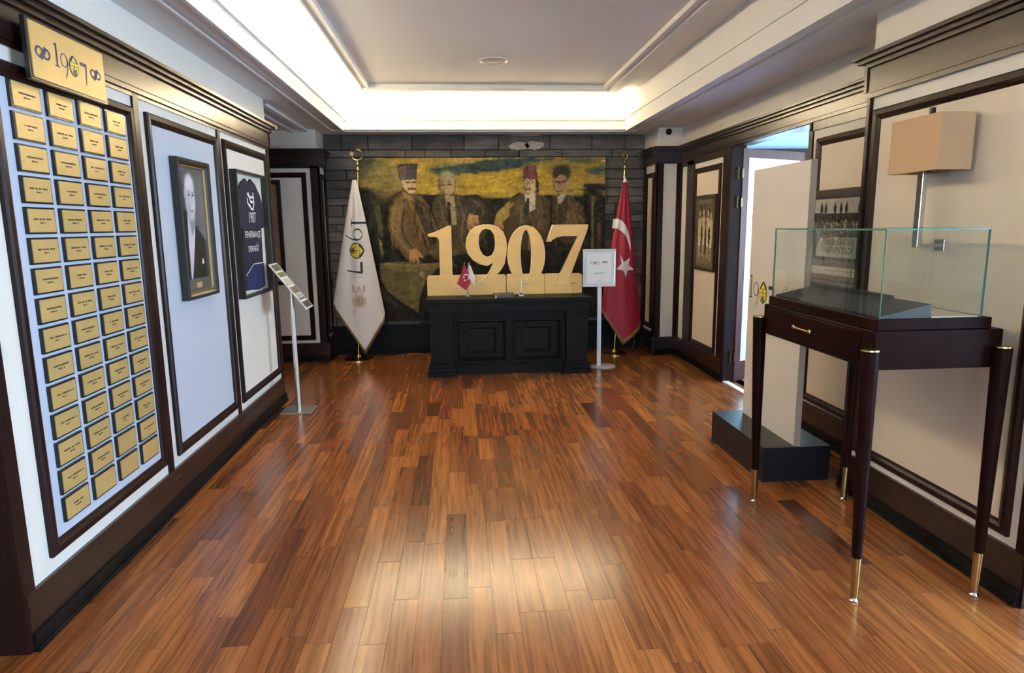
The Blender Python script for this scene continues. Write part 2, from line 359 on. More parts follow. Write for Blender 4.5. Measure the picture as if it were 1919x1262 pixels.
# small raster canvas -> vertex-coloured grid
class Canvas:
    def __init__(s, u0, u1, v0, v1, w, h, col):
        s.u0, s.u1, s.v0, s.v1, s.w, s.h = u0, u1, v0, v1, w, h
        s.U, s.V = np.meshgrid(np.linspace(u0, u1, w), np.linspace(v0, v1, h))
        s.a = np.zeros((h, w, 3)); s.a[:] = col
    def blend(s, m, col): s.a += m[..., None]*(np.array(col, float)-s.a); return s
    def ell(s, cx, cy, rx, ry, col, al=1.0, soft=0.15):
        d = np.sqrt(((s.U-cx)/rx)**2+((s.V-cy)/ry)**2)
        return s.blend(np.clip((1+soft-d)/(2*soft), 0, 1)*al, col)
    def poly(s, pts, col, al=1.0):
        ins = np.zeros(s.U.shape, bool); n = len(pts)
        for i in range(n):
            x0, y0 = pts[i]; x1, y1 = pts[(i+1) % n]
            if y0 == y1: continue
            c = ((y0 > s.V) != (y1 > s.V)) & (s.U < (x1-x0)*(s.V-y0)/(y1-y0)+x0); ins ^= c
        return s.blend(ins*al, col)
    def line(s, pts, wd, col, al=1.0):
        m_ = np.zeros(s.U.shape)
        for (x0, y0), (x1, y1) in zip(pts[:-1], pts[1:]):
            l2 = (x1-x0)**2+(y1-y0)**2 or 1e-9
            t = np.clip(((s.U-x0)*(x1-x0)+(s.V-y0)*(y1-y0))/l2, 0, 1)
            d = np.hypot(s.U-x0-t*(x1-x0), s.V-y0-t*(y1-y0)); m_ = np.maximum(m_, np.clip(1.5-d/(wd/2), 0, 1))
        return s.blend(m_*al, col)
    def blur(s, n=1):
        for _ in range(n):
            p = np.pad(s.a, ((1, 1), (1, 1), (0, 0)), 'edge')
            s.a = (p[:-2, 1:-1]+p[2:, 1:-1]+p[1:-1, :-2]+p[1:-1, 2:]+2*p[1:-1, 1:-1])/6
        return s
    def noise(s, amp, cell):
        hh, ww = max(2, int(s.h/cell)+2), max(2, int(s.w/cell)+2); g = np.random.rand(hh, ww)*2-1
        y = np.linspace(0, hh-1.001, s.h); x = np.linspace(0, ww-1.001, s.w); yi = y.astype(int); xi = x.astype(int)
        fy = (y-yi)[:, None]; fx = (x-xi)[None]
        n = (g[yi][:, xi]*(1-fy)*(1-fx)+g[yi+1][:, xi]*fy*(1-fx)+g[yi][:, xi+1]*(1-fy)*fx+g[yi+1][:, xi+1]*fy*fx)
        s.a += amp*n[..., None]; return s
    def strokes(s, n, lmin, lmax, wmin, wmax, jit, ang=None, region=None):
        for _ in range(n):
            if region: x = random.uniform(region[0], region[1]); y = random.uniform(region[2], region[3])
            else: x = random.uniform(0, s.w); y = random.uniform(0, s.h)
            xi, yi = min(s.w-1, int(x)), min(s.h-1, int(y))
            L = random.uniform(lmin, lmax); W_ = random.uniform(wmin, wmax); t = random.gauss(*ang) if ang else random.uniform(0, math.pi)
            r = int(L)+2; x0, x1, y0, y1 = max(0, xi-r), min(s.w, xi+r+1), max(0, yi-r), min(s.h, yi+r+1)
            yy, xx = np.mgrid[y0:y1, x0:x1]; dx = xx-x; dy = yy-y
            a_ = dx*math.cos(t)+dy*math.sin(t); b_ = -dx*math.sin(t)+dy*math.cos(t)
            m_ = (np.clip(1.3-np.abs(a_)/L, 0, 1)*np.clip(1.4-np.abs(b_)/W_, 0, 1))*0.8
            c = s.a[yi, xi]*(1+random.gauss(0, jit))+np.random.randn(3)*4
            s.a[y0:y1, x0:x1] += np.clip(m_, 0, 1)[..., None]*(c-s.a[y0:y1, x0:x1])
        return s
    def mesh(s, name, fn, material, parent):
        off = WLOC.get(parent.name, (0, 0, 0))
        vs = [fn(u, v) for u, v in zip(s.U.ravel(), s.V.ravel())]
        vs = np.array(vs)-np.array(off); w_, h_ = s.w, s.h
        idx = np.arange(w_*h_).reshape(h_, w_)
        q = np.stack([idx[:-1, :-1], idx[:-1, 1:], idx[1:, 1:], idx[1:, :-1]], -1).reshape(-1, 4)
        me = bpy.data.meshes.new(name); me.from_pydata(vs.tolist(), [], q.tolist())
        c = np.clip(s.a, 0, 255).reshape(-1, 3)/255; c = np.where(c <= 0.04045, c/12.92, ((c+0.055)/1.055)**2.4)
        at = me.color_attributes.new('Col', 'FLOAT_COLOR', 'POINT')
        at.data.foreach_set('color', np.concatenate([c, np.ones((len(c), 1))], 1).astype(np.float32).ravel())
        me.materials.append(material); me.update()
        o = link(name, me, parent); WLOC[o.name] = off
        return o

# ================================================================== SETTING
ZS = 2.55           # soffit height
ZC = 2.92           # tray ceiling height
HB, HT, CT = 2.165, 2.285, 2.345    # header bottom / top, crown top

# ---- floor with planks
fl = struct(obj('floor', MB().box(-4.6, 5.6, -4.1, 8.0, -0.12, -0.006), M['mortar']), 'reddish brown plank floor', 'floor')
def plank_mesh(x0, x1, y0, y1, rnd):
    g = 0.0007; mb = MB().box(x0+g, x1-g, y0+g, y1-g, -0.006, 0.0)
    return mb, rnd
planks = []
pw = 0.1
x = -4.6
while x < 2.62:
    y = -1.0+random.uniform(-0.8, 0)
    while y < 7.95:
        L = random.choice((0.42, 0.5, 0.6, 0.7, 0.8, 0.95)); y1 = min(y+L, 7.97)
        vis = (x > -1.75 or y1 > 5.6) and y1 > 1.6 and x < 2.55 and x+pw > -2.6
        if y < 0.6 and x < -1.6: vis = False
        planks.append((x, x+pw, y, y1, random.random(), vis)); y = y1
    x += pw
def inview(p):
    cx, cy = (p[0]+p[1])/2, (p[2]+p[3])/2
    v = Vector((cx, cy, -CAMZ)); d = v.dot(cf)
    if d < 0.3: return False
    return abs(v.dot(cr)/d) < 0.80 and abs(v.dot(cu)/d) < 0.55
def occluded(p):
    cx, cy = (p[0]+p[1])/2, (p[2]+p[3])/2
    if cx < -1.56 and cy < 5.8: return True
    if cx < -1.56 and cx/cy < -1.56/5.8: return True
    if cx > 2.14 and cy < 3.44: return True
    if cx > 2.5: return True
    if -.3 < cx < 1.3 and 6.6 < cy: return True
    if cy > 3.44 and cx/cy > 2.16/3.44: return True
    return False
inv = [p for p in planks if inview(p) and not occluded(p)]
inv.sort(key=lambda p: (p[3]-p[2])/((p[2]+p[3])/2)**2, reverse=True)
single = set(id(p) for p in inv[:300])
def set_rnd(me, vals):
    a = me.attributes.new('rnd', 'FLOAT', 'FACE'); a.data.foreach_set('value', vals)
rest = MB(); rr = []
for p in planks:
    mb = MB().box(p[0]+.0007, p[1]-.0007, p[2]+.0007, p[3]-.0007, -0.006, 0.0)
    if id(p) in single:
        o = obj('plank', mb, M['plank'], fl); set_rnd(o.data, [p[4]]*6)
    else:
        rest.add(mb.v, mb.f); rr += [p[4]]*6
# hall floor right of and behind the camera
for xx in np.arange(2.62, 5.5, 0.1):
    yy = -4.0
    while yy < 2.2:
        L = random.choice((.5, .7, .9)); mb = MB().box(xx+.0007, xx+.0993, yy+.0007, yy+L-.0007, -0.006, 0.0); rest.add(mb.v, mb.f); rr += [random.random()]*6; yy += L
ro = obj('plank_field', rest, M['plank'], fl); ro['kind'] = 'stuff'; set_rnd(ro.data, rr)

# ---- ceiling: soffit, cove, tray
CX0, CX1, CY0, CY1 = -1.21, 1.87, 0.6, 7.5
mb = MB()
mb.box(-4.6, CX0-0.03, -4.1, 8.1, ZS, ZS+0.05); mb.box(CX1+0.03, 5.6, -4.1, 8.1, ZS, ZS+0.05)
mb.box(CX0-0.03, CX1+0.03, -4.1, CY0-0.03, ZS, ZS+0.05); mb.box(CX0-0.03, CX1+0.03, CY1+0.03, 8.1, ZS, ZS+0.05)
ce = struct(obj('ceiling', mb, M['ceil']), 'white tray ceiling with stepped mouldings', 'ceiling')
def ring(name, x0, x1, y0, y1, wd, z0, z1, material=M['ceil'], parent=ce):
    b = MB(); b.box(x0, x0+wd, y0, y1, z0, z1); b.box(x1-wd, x1, y0, y1, z0, z1)
    b.box(x0+wd, x1-wd, y0, y0+wd, z0, z1); b.box(x0+wd, x1-wd, y1-wd, y1, z0, z1)
    return obj(name, b, material, parent)
# upper tray
obj('tray_panel', MB().box(-1.6, CX1+0.1, CY0-0.4, 7.95, ZC, ZC+0.05), M['ceil'], ce)
ring('tray_moulding', -1.055, 1.71, 0.9, 7.18, 0.115, 2.876, ZC)
ring('tray_moulding', -0.94, 1.595, 1.015, 7.065, 0.05, 2.898, ZC)
ring('tray_moulding', -0.89, 1.545, 1.065, 7.015, 0.024, 2.882, ZC)
# cove lip (open trough on the left and at the back, closed fascia on the right and front)
b = MB(); b.box(CX0-0.03, CX0, CY0, CY1+0.03, ZS-0.004, 2.71); b.box(CX0, CX1, CY1, CY1+0.03, ZS-0.004, 2.70)
b.box(CX1, CX1+0.03, CY0, CY1+0.03, ZS-0.004, 2.68); b.box(CX0, CX1, CY0-0.03, CY0, ZS-0.004, 2.70)
obj('cove_lip', b, M['ceil'], ce)
b = MB(); b.box(CX0, CX0+0.012, CY0, CY1, 2.652, 2.70); b.box(CX0+.012, CX1-.012, CY1-0.012, CY1, 2.652, 2.69)
b.box(CX1-0.012, CX1, CY0, CY1, 2.66, 2.69)
obj('cove_lip_bead', b, M['ceil'], ce)
b = MB(); b.box(CX1+0.03, CX1+0.06, CY0-0.4, 7.95, 2.6, ZC); b.box(-1.6, CX1+.03, CY0-0.42, CY0-0.4, 2.6, ZC)
b.box(-1.62, -1.60, CY0-.4, 7.95, 2.6, ZC+.05); b.box(-1.6, CX1+.03, 7.84, 7.87, 2.6, ZC)
obj('cove_back', b, M['ceil'], ce)
# soffit bead mouldings around the opening
ring('soffit_bead', CX0-0.15, CX1+0.15, CY0-0.15, CY1+0.012, 0.016, ZS-0.014, ZS)
ring('soffit_bead', CX0-0.105, CX1+0.105, CY0-0.105, CY1+0.012, 0.07, ZS-0.009, ZS)
ring('soffit_bead', CX0-0.022, CX1+0.022, CY0-0.022, CY1+0.022, 0.022, ZS-0.022, ZS-0.004)
# steps in the side bay soffit on the left
for k, (x0, x1) in enumerate(((-1.78, -1.75), (-1.66, -1.63), (-1.62, -1.60))):
    obj('bay_moulding', MB().box(x0, x1, 5.95, 7.5, ZS-0.025, ZS), M['ceil'], ce)
# led strips in the trough
t = tag(obj('led_strip', MB().box(-1.44, -1.36, CY0+0.1, 7.35, 2.602, 2.615), M['led']), 'glowing warm light strip hidden in the long left ceiling cove', 'light strip')
t = tag(obj('led_strip', MB().box(-1.1, 1.72, 7.66, 7.74, 2.602, 2.615), M['led']), 'glowing warm light strip hidden in the rear ceiling cove', 'light strip')
f = thing('ceiling_fitting', 'round flush fitting in the middle of the tray ceiling', 'ceiling light', (0.335, 6.0, ZC))
obj('ring', MB().lathe((0.335, 6.0, ZC), [(0.125, 0), (0.125, -0.008), (0.105, -0.014), (0.095, -0.006), (0.095, 0)], 36), M['trimring'], f, True)
obj('lens', MB().lathe((0.335, 6.0, ZC), [(0.094, 0), (0.094, -0.006), (0.05, -0.012), (0.001, -0.014)], 36), M['lens'], f, True)

# ---- panelled walls
FP = [(0, 0), (0, 0.016), (0.008, 0.024), (0.03, 0.022), (0.042, 0.014), (0.052, 0.010), (0.056, 0.004)]
def header(parent, P, a0, a1, hb=HB, name='header_rail'):
    b = MB(); b.pbox(P, a0, a1, hb, HT, 0, 0.022); b.pbox(P, a0, a1, hb+0.024, hb+0.03, 0.022, 0.027)
    obj(name, b, M['darkh'], parent)
    b = MB(); b.pbox(P, a0-0.0, a1, HT, HT+0.022, 0, 0.04); b.pbox(P, a0, a1, HT+0.022, HT+0.042, 0, 0.062); b.pbox(P, a0, a1, HT+0.042, CT, 0, 0.082)
    obj('crown_moulding', b, M['darkh'], parent)
def base(name, P, a0, a1, label):
    b = MB(); b.pbox(P, a0, a1, 0, 0.215, 0, 0.016)
    o = struct(obj(name, b, M['darkh']), label, 'baseboard')
    b = MB(); b.pbox(P, a0, a1, 0.155, 0.167, 0.016, 0.022); obj('cap_bead', b, M['darkh'], o)
    b = MB(); b.pbox(P, a0, a1, 0, 0.072, 0.016, 0.028); obj('toe_board', b, M['black_wood'], o)
    b = MB(); b.pbox(P, a0, a1, 0, 0.02, 0.028, 0.036); obj('shoe_moulding', b, M['black_wood'], o)
    return o
def stile(parent, P, a0, a1, z0=0.2, z1=HB, d=0.012):
    b = MB(); b.pbox(P, a0, a1, z0, z1, 0, d); obj('stile', b, M['dark'], parent)
def rail(parent, P, a0, a1, z0, z1, d=0.012):
    b = MB(); b.pbox(P, a0, a1, z0, z1, 0, d); obj('rail', b, M['darkh'], parent)
def panel(parent, P, a0, a1, z0, z1, inner, prof=FP):
    b = MB(); b.frame(P, a0, a1, z0, z1, prof); obj('panel_frame', b, M['dark'], parent)
    t_ = prof[-1][0]-0.004; b = MB(); b.pbox(P, a0+t_, a1-t_, z0+t_, z1-t_, 0, 0.006); obj('panel_board', b, inner, parent)

# left wall
wl = struct(obj('wall_left', MB().box(-1.72, WL, 2.28, 5.79, 0, ZS), M['white']), 'white and dark wood panelled wall on the left', 'wall')
header(wl, P_left, 2.28, 5.79)
for a0, a1 in ((2.28, 2.335), (3.478, 3.53), (4.612, 4.658), (5.748, 5.79)): stile(wl, P_left, a0, a1)
rail(wl, P_left, 2.28, 5.79, 2.145, HB+.01, 0.011)
panel(wl, P_left, 2.45, 3.455, 0.275, 2.09, M['blue_panel'])
panel(wl, P_left, 3.60, 4.585, 0.268, 2.092, M['blue_panel'])
panel(wl, P_left, 4.705, 5.705, 0.268, 2.10, M['white'])
base('baseboard_left', P_left, 2.28, 5.79, 'dark baseboard under the panelled left wall')
# its end faces
for yy, sg, nm in ((2.28, -1, 'front'), (5.79, 1, 'rear')):
    b = MB(); b.pbox(lambda a, z, d: (a, yy+sg*d, z), -1.72, WL+0.012, 0, HB, 0, 0.012); b.pbox(lambda a, z, d: (a, yy+sg*d, z), -1.72, WL+0.03, HB, CT, 0, 0.02)
    obj('end_board', b, M['dark'], wl)
b = MB(); b.box(-1.74, WL+.082, 5.79, 5.86, HT+.03, CT); b.box(-1.74, WL+.05, 5.79, 5.825, HT, HT+.03); obj('crown_moulding', b, M['darkh'], wl)
# wall running left from the front end (hall side)
wh = struct(obj('wall_hall_left', MB().box(-4.6, -1.72, 2.31, 2.45, 0, ZS), M['white']), 'panelled hall wall at the left edge', 'wall')
PH = P_y(2.31)
stile(wh, PH, -1.80, -1.72); header(wh, PH, -4.6, -1.72)
b = MB(); b.pbox(PH, -4.6, -1.72, 0, .215, 0, .016); obj('skirting', b, M['darkh'], wh)

# back wall of ledge stone
wb = struct(obj('wall_back', MB().box(-1.7, 2.4, YB+0.012, YB+0.2, 0, ZS), M['mortar']), 'dark grey ledge stone rear wall', 'wall')
z = 0.3
SM = ['stone', 'stone', 'stone2', 'stone3']
while z < ZS-0.02:
    h = random.choice((0.085, 0.1, 0.115, 0.13, 0.14)); z1 = min(z+h, ZS-0.001)
    if ZS-z1 < 0.05: z1 = ZS-0.001
    x = -1.53+random.uniform(-0.2, 0)
    while x < 2.24:
        L = random.choice((0.22, 0.3, 0.4, 0.5, 0.6)); xa, xb = max(x, -1.525), min(x+L, 2.225); x += L
        if xb-xa < 0.03: continue
        if xa > -1.05 and xb < 1.68 and z > 0.45 and z1 < 2.22: continue      # behind the canvas
        d = random.uniform(0.004, 0.026); g = 0.0025; q = 0.006
        c = [(xa+g, YB+0.012, z+g), (xb-g, YB+0.012, z+g), (xb-g-q, YB-d, z+g+q), (xa+g+q, YB-d+random.uniform(0, .008), z+g+q)]
        mb = MB(); mb.hexa([(xa+g, YB+.012, z+g), (xb-g, YB+.012, z+g), (xb-g-.003, YB-d, z+g+.003), (xa+g+.003, YB-d+random.uniform(0, .008), z+g+.003),
                            (xa+g, YB+.012, z1-g), (xb-g, YB+.012, z1-g), (xb-g-.003, YB-d, z1-g-.003), (xa+g+.003, YB-d+random.uniform(0, .008), z1-g-.003)])
        obj('stone', mb, M[random.choice(SM)], wb)
    z = z1
# broken patch with bare plaster near the ceiling
def ragged(cx, cz, rx, rz, n=22): return [(cx+rx*(0.85+0.3*random.random())*math.cos(2*math.pi*i/n)*1.0, cz+rz*(0.8+0.35*random.random())*math.sin(2*math.pi*i/n)) for i in range(n)]
for cx, cz, rx, rz, mt in ((0.72, 2.42, 0.12, 0.05, 'patch'), (0.90, 2.425, 0.11, 0.05, 'patch'), (0.76, 2.51, 0.13, 0.028, 'stone2'), (0.80, 2.545, 0.18, 0.012, 'patch')):
    me = outline_mesh([ragged(cx, cz, rx, rz)], 0.02)
    mapped('plaster_patch', me, lambda u, v, w_: (u, YB-0.022-w_, v), M[mt], wb)
# skirting under the stone
PB = P_y(YB)
b = MB(); b.pbox(PB, -1.52, 2.22, 0, 0.27, 0, 0.045); bb = struct(obj('baseboard_back', b, M['black_wood']), 'black skirting along the stone rear wall', 'baseboard')
b = MB(); b.pbox(PB, -1.52, 2.22, 0.02, 0.035, 0.045, 0.07); b.pbox(PB, -1.52, 2.22, 0.055, 0.07, 0.045, 0.06); obj('bead', b, M['black_wood'], bb)
b = MB(); b.pbox(PB, -1.52, 2.22, 0.27, 0.33, 0, 0.03); b.pbox(PB, -1.52, 2.22, 0.33, 0.345, 0, 0.06); obj('shelf_bead', b, M['black_wood'], bb)

# rear left pier
wp = struct(obj('wall_rear_left', MB().box(-4.6, -1.52, 7.5, 8.1, 0, ZS), M['white']), 'panelled pier left of the stone wall', 'wall')
PL = P_y(7.5); PLs = P_x(-1.52, 1)
header(wp, PL, -4.6, -1.52+.082); header(wp, PLs, 7.5, YB-.02)
stile(wp, PL, -1.60, -1.52+.012); stile(wp, PLs, 7.488, 7.56); stile(wp, PLs, 7.82, YB-.02)
panel(wp, PL, -2.6, -1.645, 0.25, 2.10, M['white']); panel(wp, PLs, 7.60, 7.80, 0.30, 2.09, M['white'])
rail(wp, PL, -4.6, -1.52, 2.145, HB+.01); rail(wp, PLs, 7.5, YB-.03, 0.2, 0.26)
base('baseboard_rear_left', PL, -4.6, -1.52+.028, 'dark baseboard of the rear left pier')
b = MB(); b.pbox(PLs, 7.47, YB-.05, 0, 0.215, 0, 0.016); b.pbox(PLs, 7.47, YB-.05, 0, 0.072, 0.016, 0.028); obj('skirting', b, M['darkh'], wp)
struct(obj('wall_side_bay', MB().box(-4.6, -4.45, 2.45, 7.5, 0, ZS), M['white']), 'white wall closing the side bay', 'wall')

# right near wall
wn = struct(obj('wall_right', MB().box(WN, WN+0.13, 2.2, 3.43, 0, ZS), M['white']), 'cream panelled wall on the right behind the glass case', 'wall')
header(wn, P_near, 2.2, 3.43, 2.135)
b = MB(); b.box(WN-.082, WN+.13, 3.43, 3.50, HT+.042, CT); b.box(WN-.062, WN+.13, 3.43, 3.475, HT+.022, HT+.042); b.box(WN-.03, WN+.13, 3.43, 3.455, HT-.12, HT+.022)
obj('crown_moulding', b, M['darkh'], wn)
stile(wn, P_near, 3.405, 3.43, d=.02); stile(wn, P_near, 2.2, 2.245)
panel(wn, P_near, 2.29, 3.375, 0.25, 2.07, M['cream'])
obj('end_board', MB().box(WN-.012, WN+.13, 3.43, 3.442, 0, HB), M['dark'], wn)
obj('end_board', MB().box(WN-.012, WN+.13, 2.188, 2.2, 0, HB), M['dark'], wn)
base('baseboard_right', P_near, 2.2, 3.43, 'dark baseboard under the near right wall')
struct(obj('wall_hall_right', MB().box(WN+.13, 5.6, 2.2, 2.34, 0, ZS), M['white']), 'hall wall beyond the right edge', 'wall')
struct(obj('wall_link', MB().box(WN+.13, 5.6, 3.30, 3.43, 0, ZS), M['white']), 'wall between hall and side room', 'wall')

# right rear wall with the doorway
mb = MB(); mb.box(WF, WF+0.12, 3.43, 4.61, 0, ZS); mb.box(WF, WF+0.12, 5.97, 7.5, 0, ZS); mb.box(WF, WF+0.12, 4.61, 5.97, 2.20, ZS)
wf = struct(obj('wall_right_rear', mb, M['white']), 'cream panelled wall around the side doorway', 'wall')
header(wf, P_far, 3.44, 7.35, 2.19)
stile(wf, P_far, 4.57, 4.622, 0, 2.19); rail(wf, P_far, 3.44, 4.6, 2.13, 2.2)
panel(wf, P_far, 3.5, 4.505, 0.23, 2.07, M['cream'])
stile(wf, P_far, 5.958, 6.14, 0, 2.19, 0.014); stile(wf, P_far, 6.915, 7.13); stile(wf, P_far, 7.305, 7.35)
rail(wf, P_far, 5.97, 7.35, 2.12, 2.2)
panel(wf, P_far, 6.19, 6.885, 0.225, 2.065, M['cream'])
base('baseboard_right_rear', P_far, 6.02, 7.35, 'dark baseboard beyond the doorway')
base('baseboard_right_rear', P_far, 3.45, 4.6, 'dark baseboard behind the white display board')
b = MB(); b.box(WF-.006, WF+.126, 4.60, 4.622, 0, 2.2); b.box(WF-.006, WF+.126, 5.955, 5.972, 0, 2.2); b.box(WF-.004, WF+.124, 4.61, 5.97, 2.185, 2.2)
obj('door_lining', b, M['dark'], wf)
tr = struct(obj('trim_1', MB().box(WF-.005, WF+.05, 4.622, 5.955, 0.0, 0.012), M['sill']), 'pale threshold strip of the doorway', 'threshold')
# rear right pier
wq = struct(obj('wall_rear_right', MB().box(2.22, 2.62, 7.35, 8.1, 0, ZS), M['white']), 'panelled pier right of the stone wall', 'wall')
PR = P_y(7.35); PRs = P_x(2.22, -1)
header(wq, PR, 2.22-.06, 2.49); header(wq, PRs, 7.35, YB-.02)
stile(wq, PR, 2.205, 2.285); stile(wq, PR, 2.435, 2.49); stile(wq, PRs, 7.338, 7.42); stile(wq, PRs, 7.80, YB-.02); rail(wq, PRs, 7.35, YB-.03, 0.2, .26)
panel(wq, PRs, 7.46, 7.76, 0.30, 2.08, M['cream'])
base('baseboard_rear_right', PR, 2.22-.028, 2.49-.02, 'dark baseboard of the rear right pier')
b = MB(); b.pbox(PRs, 7.32, YB-.05, 0, 0.215, 0, 0.016); b.pbox(PRs, 7.32, YB-.05, 0, 0.072, 0.016, 0.028); obj('skirting', b, M['darkh'], wq)

# side room behind the doorway
struct(obj('floor_side_room', MB().box(2.61, 5.6, 3.43, 7.7, -0.1, 0.0), M['carpet']), 'lilac grey carpet of the side room', 'floor')
ws = struct(obj('wall_side_room', MB().box(2.62, 2.85, 7.5, 7.6, 0, ZS).box(4.9, 5.6, 7.5, 7.6, 0, ZS).box(2.85, 4.9, 7.5, 7.6, 2.2, ZS).box(2.85, 4.9, 7.5, 7.6, 0, 0.45), M['side_wall']), 'bright rear wall of the side room', 'wall')
b = MB(); b.box(2.62, 5.5, 7.44, 7.5, 2.19, 2.27); b.box(2.62, 5.5, 7.40, 7.5, 2.27, 2.33); b.box(2.62, 5.5, 7.46, 7.5, 2.12, 2.19); obj('header_rail', b, M['dark'], ws)
struct(obj('wall_side_room_right', MB().box(5.5, 5.6, 3.43, 4.05, 0, ZS).box(5.5, 5.6, 6.75, 7.6, 0, ZS).box(5.5, 5.6, 4.05, 6.75, 0, .7).box(5.5, 5.6, 4.05, 6.75, 2.3, ZS), M['side_wall']), 'side room wall on the right', 'wall')
wi = struct(obj('window_1', MB().frame(P_y(7.54), 2.85, 4.9, 0.45, 2.2, [(0, 0), (0, .05), (.06, .05), (.06, 0)]), M['door_white']), 'bright window of the side room', 'window')
obj('mullion', MB().box(3.84, 3.90, 7.49, 7.54, 0.5, 2.15), M['door_white'], wi)
obj('pane', MB().box(2.9, 3.84, 7.52, 7.524, 0.5, 2.15), M['door_glass'], wi); obj('pane', MB().box(3.90, 4.85, 7.52, 7.524, 0.5, 2.15), M['door_glass'], wi)

struct(obj('ceiling_side_room', MB().box(2.612, 5.5, 3.44, 7.5, ZS-.02, ZS-.002), M['side_wall']), 'added side room ceiling panel, tinted pale blue to hold down the daylight', 'ceiling')  # added panel under the white ceiling; its tint keeps daylight there from blowing out
# open glazed door leaf
hx, hy = WF+0.085, 5.955; ang = math.atan2(0.39, 0.80)
ux, uy = math.cos(ang), math.sin(ang); nx, ny = uy, -ux
PD = lambda a, z, d: (hx+ux*a+nx*d, hy+uy*a+ny*d, z)
dr = struct(obj('door_1', MB().pbox(PD, 0.0, 0.075, 0.012, 2.17, -.02, .02).pbox(PD, 0.785, 0.86, 0.012, 2.17, -.02, .02)
    .pbox(PD, 0.075, 0.785, 2.09, 2.17, -.02, .02).pbox(PD, 0.075, 0.785, 0.012, 0.20, -.02, .02), M['door_wood']), 'glazed wooden door standing open into the side room', 'door')
obj('bead_frame', MB().frame(PD, 0.075, 0.785, 0.20, 2.09, [(0, 0), (0, .022), (.05, .022), (.05, .012), (.058, .012), (.058, 0)]).frame(PD, 0.075, 0.785, 0.20, 2.09, [(0, 0), (0, -.022), (.05, -.022), (.05, 0)]), M['door_white'], dr)
obj('sash', MB().frame(PD, 0.135, 0.725, 0.26, 2.03, [(0, -.01), (0, .016), (.03, .016), (.045, .006), (.045, -.01)]), M['alu'], dr)
obj('pane', MB().pbox(PD, 0.175, 0.685, 0.30, 1.99, -.003, .003), M['door_glass'], dr)
for zz in (1.95, 1.69, 0.245):
    b = MB(); b.tube((hx-.035, hy-.012, zz-.05), (hx-.035, hy-.012, zz+.05), .012, n=12); b.tube((hx-.035, hy-.012, zz+.05), (hx-.035, hy-.012, zz+.06), .007, n=10)
    b.pbox(PD, -.012, .012, zz-.04, zz+.04, .02, .023); b.box(WF+.03, WF+.06, 5.95, 5.955, zz-.04, zz+.04)
    obj('hinge', b, M['iron'], dr, True)
# hall shell behind the camera, with its windows
mb = MB(); mb.box(5.5, 5.6, -4.1, -0.95, 0, ZS); mb.box(5.5, 5.6, 1.95, 2.2, 0, ZS); mb.box(5.5, 5.6, -0.95, 1.95, 0, 0.55); mb.box(5.5, 5.6, -0.95, 1.95, 2.5, ZS)
struct(obj('wall_hall_side', mb, M['white']), 'hall wall with windows, out of view on the right', 'wall')
mb = MB(); mb.box(-4.6, -1.75, -4.1, -4.0, 0, ZS); mb.box(2.55, 5.6, -4.1, -4.0, 0, ZS); mb.box(-1.75, 2.55, -4.1, -4.0, 0, .6); mb.box(-1.75, 2.55, -4.1, -4.0, 2.5, ZS)
struct(obj('wall_hall_back', mb, M['white']), 'hall wall with windows, behind the viewer', 'wall')
struct(obj('wall_hall_far', MB().box(-4.7, -4.6, -4.1, 2.45, 0, ZS), M['white']), 'hall wall, out of view on the left', 'wall')

# ================================================================== LEFT WALL THINGS
# plaques: 15 rows x 4 columns
def plaque_meshes():
    b = MB(); b.box(0, 0.0115, 0, 0.173, 0, 0.099); back = mesh_from('backing', b, M['black'])
    b = MB(); b.box(0.0115, 0.0145, .008, .165, .007, .092); plate = mesh_from('plate', b, M['gold'])
    ins = []
    for k in range(7):
        b = MB()
        for (zc, hh, half) in ((0.055, 0.0075, random.uniform(.03, .056)), (0.0415, 0.006, random.uniform(.012, .022))):
            y = 0.0865-half
            while y < 0.0865+half:
                wd = random.uniform(.0035, .0065); h_ = hh*random.uniform(.65, 1)
                if random.random() > .12: b.box(.0145, .0148, y, y+wd, zc-h_/2, zc+h_/2)
                y += wd+.0014
        ins.append(mesh_from('inscription', b, M['ink']))
    return back, plate, ins
pb, pp, pi_ = plaque_meshes()
ordw = ['top', 'second', 'third', 'fourth', 'fifth', 'sixth', 'seventh', 'eighth', 'ninth', 'tenth', 'eleventh', 'twelfth', 'thirteenth', 'fourteenth', 'bottom']
colw = ['first column from the left', 'second column from the left', 'third column from the left', 'rightmost column']
blank = {(13, 2), (14, 1), (14, 2), (14, 3)}
for r in range(15):
    for c in range(4):
        loc = (WL+0.006, 2.552+c*0.2125, 1.937-r*0.1118)
        bl = (r, c) in blank
        t = thing('name_plaque', ('blank ' if bl else '')+'gold name plaque on black block, %s row, %s' % (ordw[r], colw[c]), 'plaque', loc, 'gold plaques on the left wall')
        link('backing', pb, t); link('plate', pp, t)
        if not bl: link('inscription', random.choice(pi_), t)
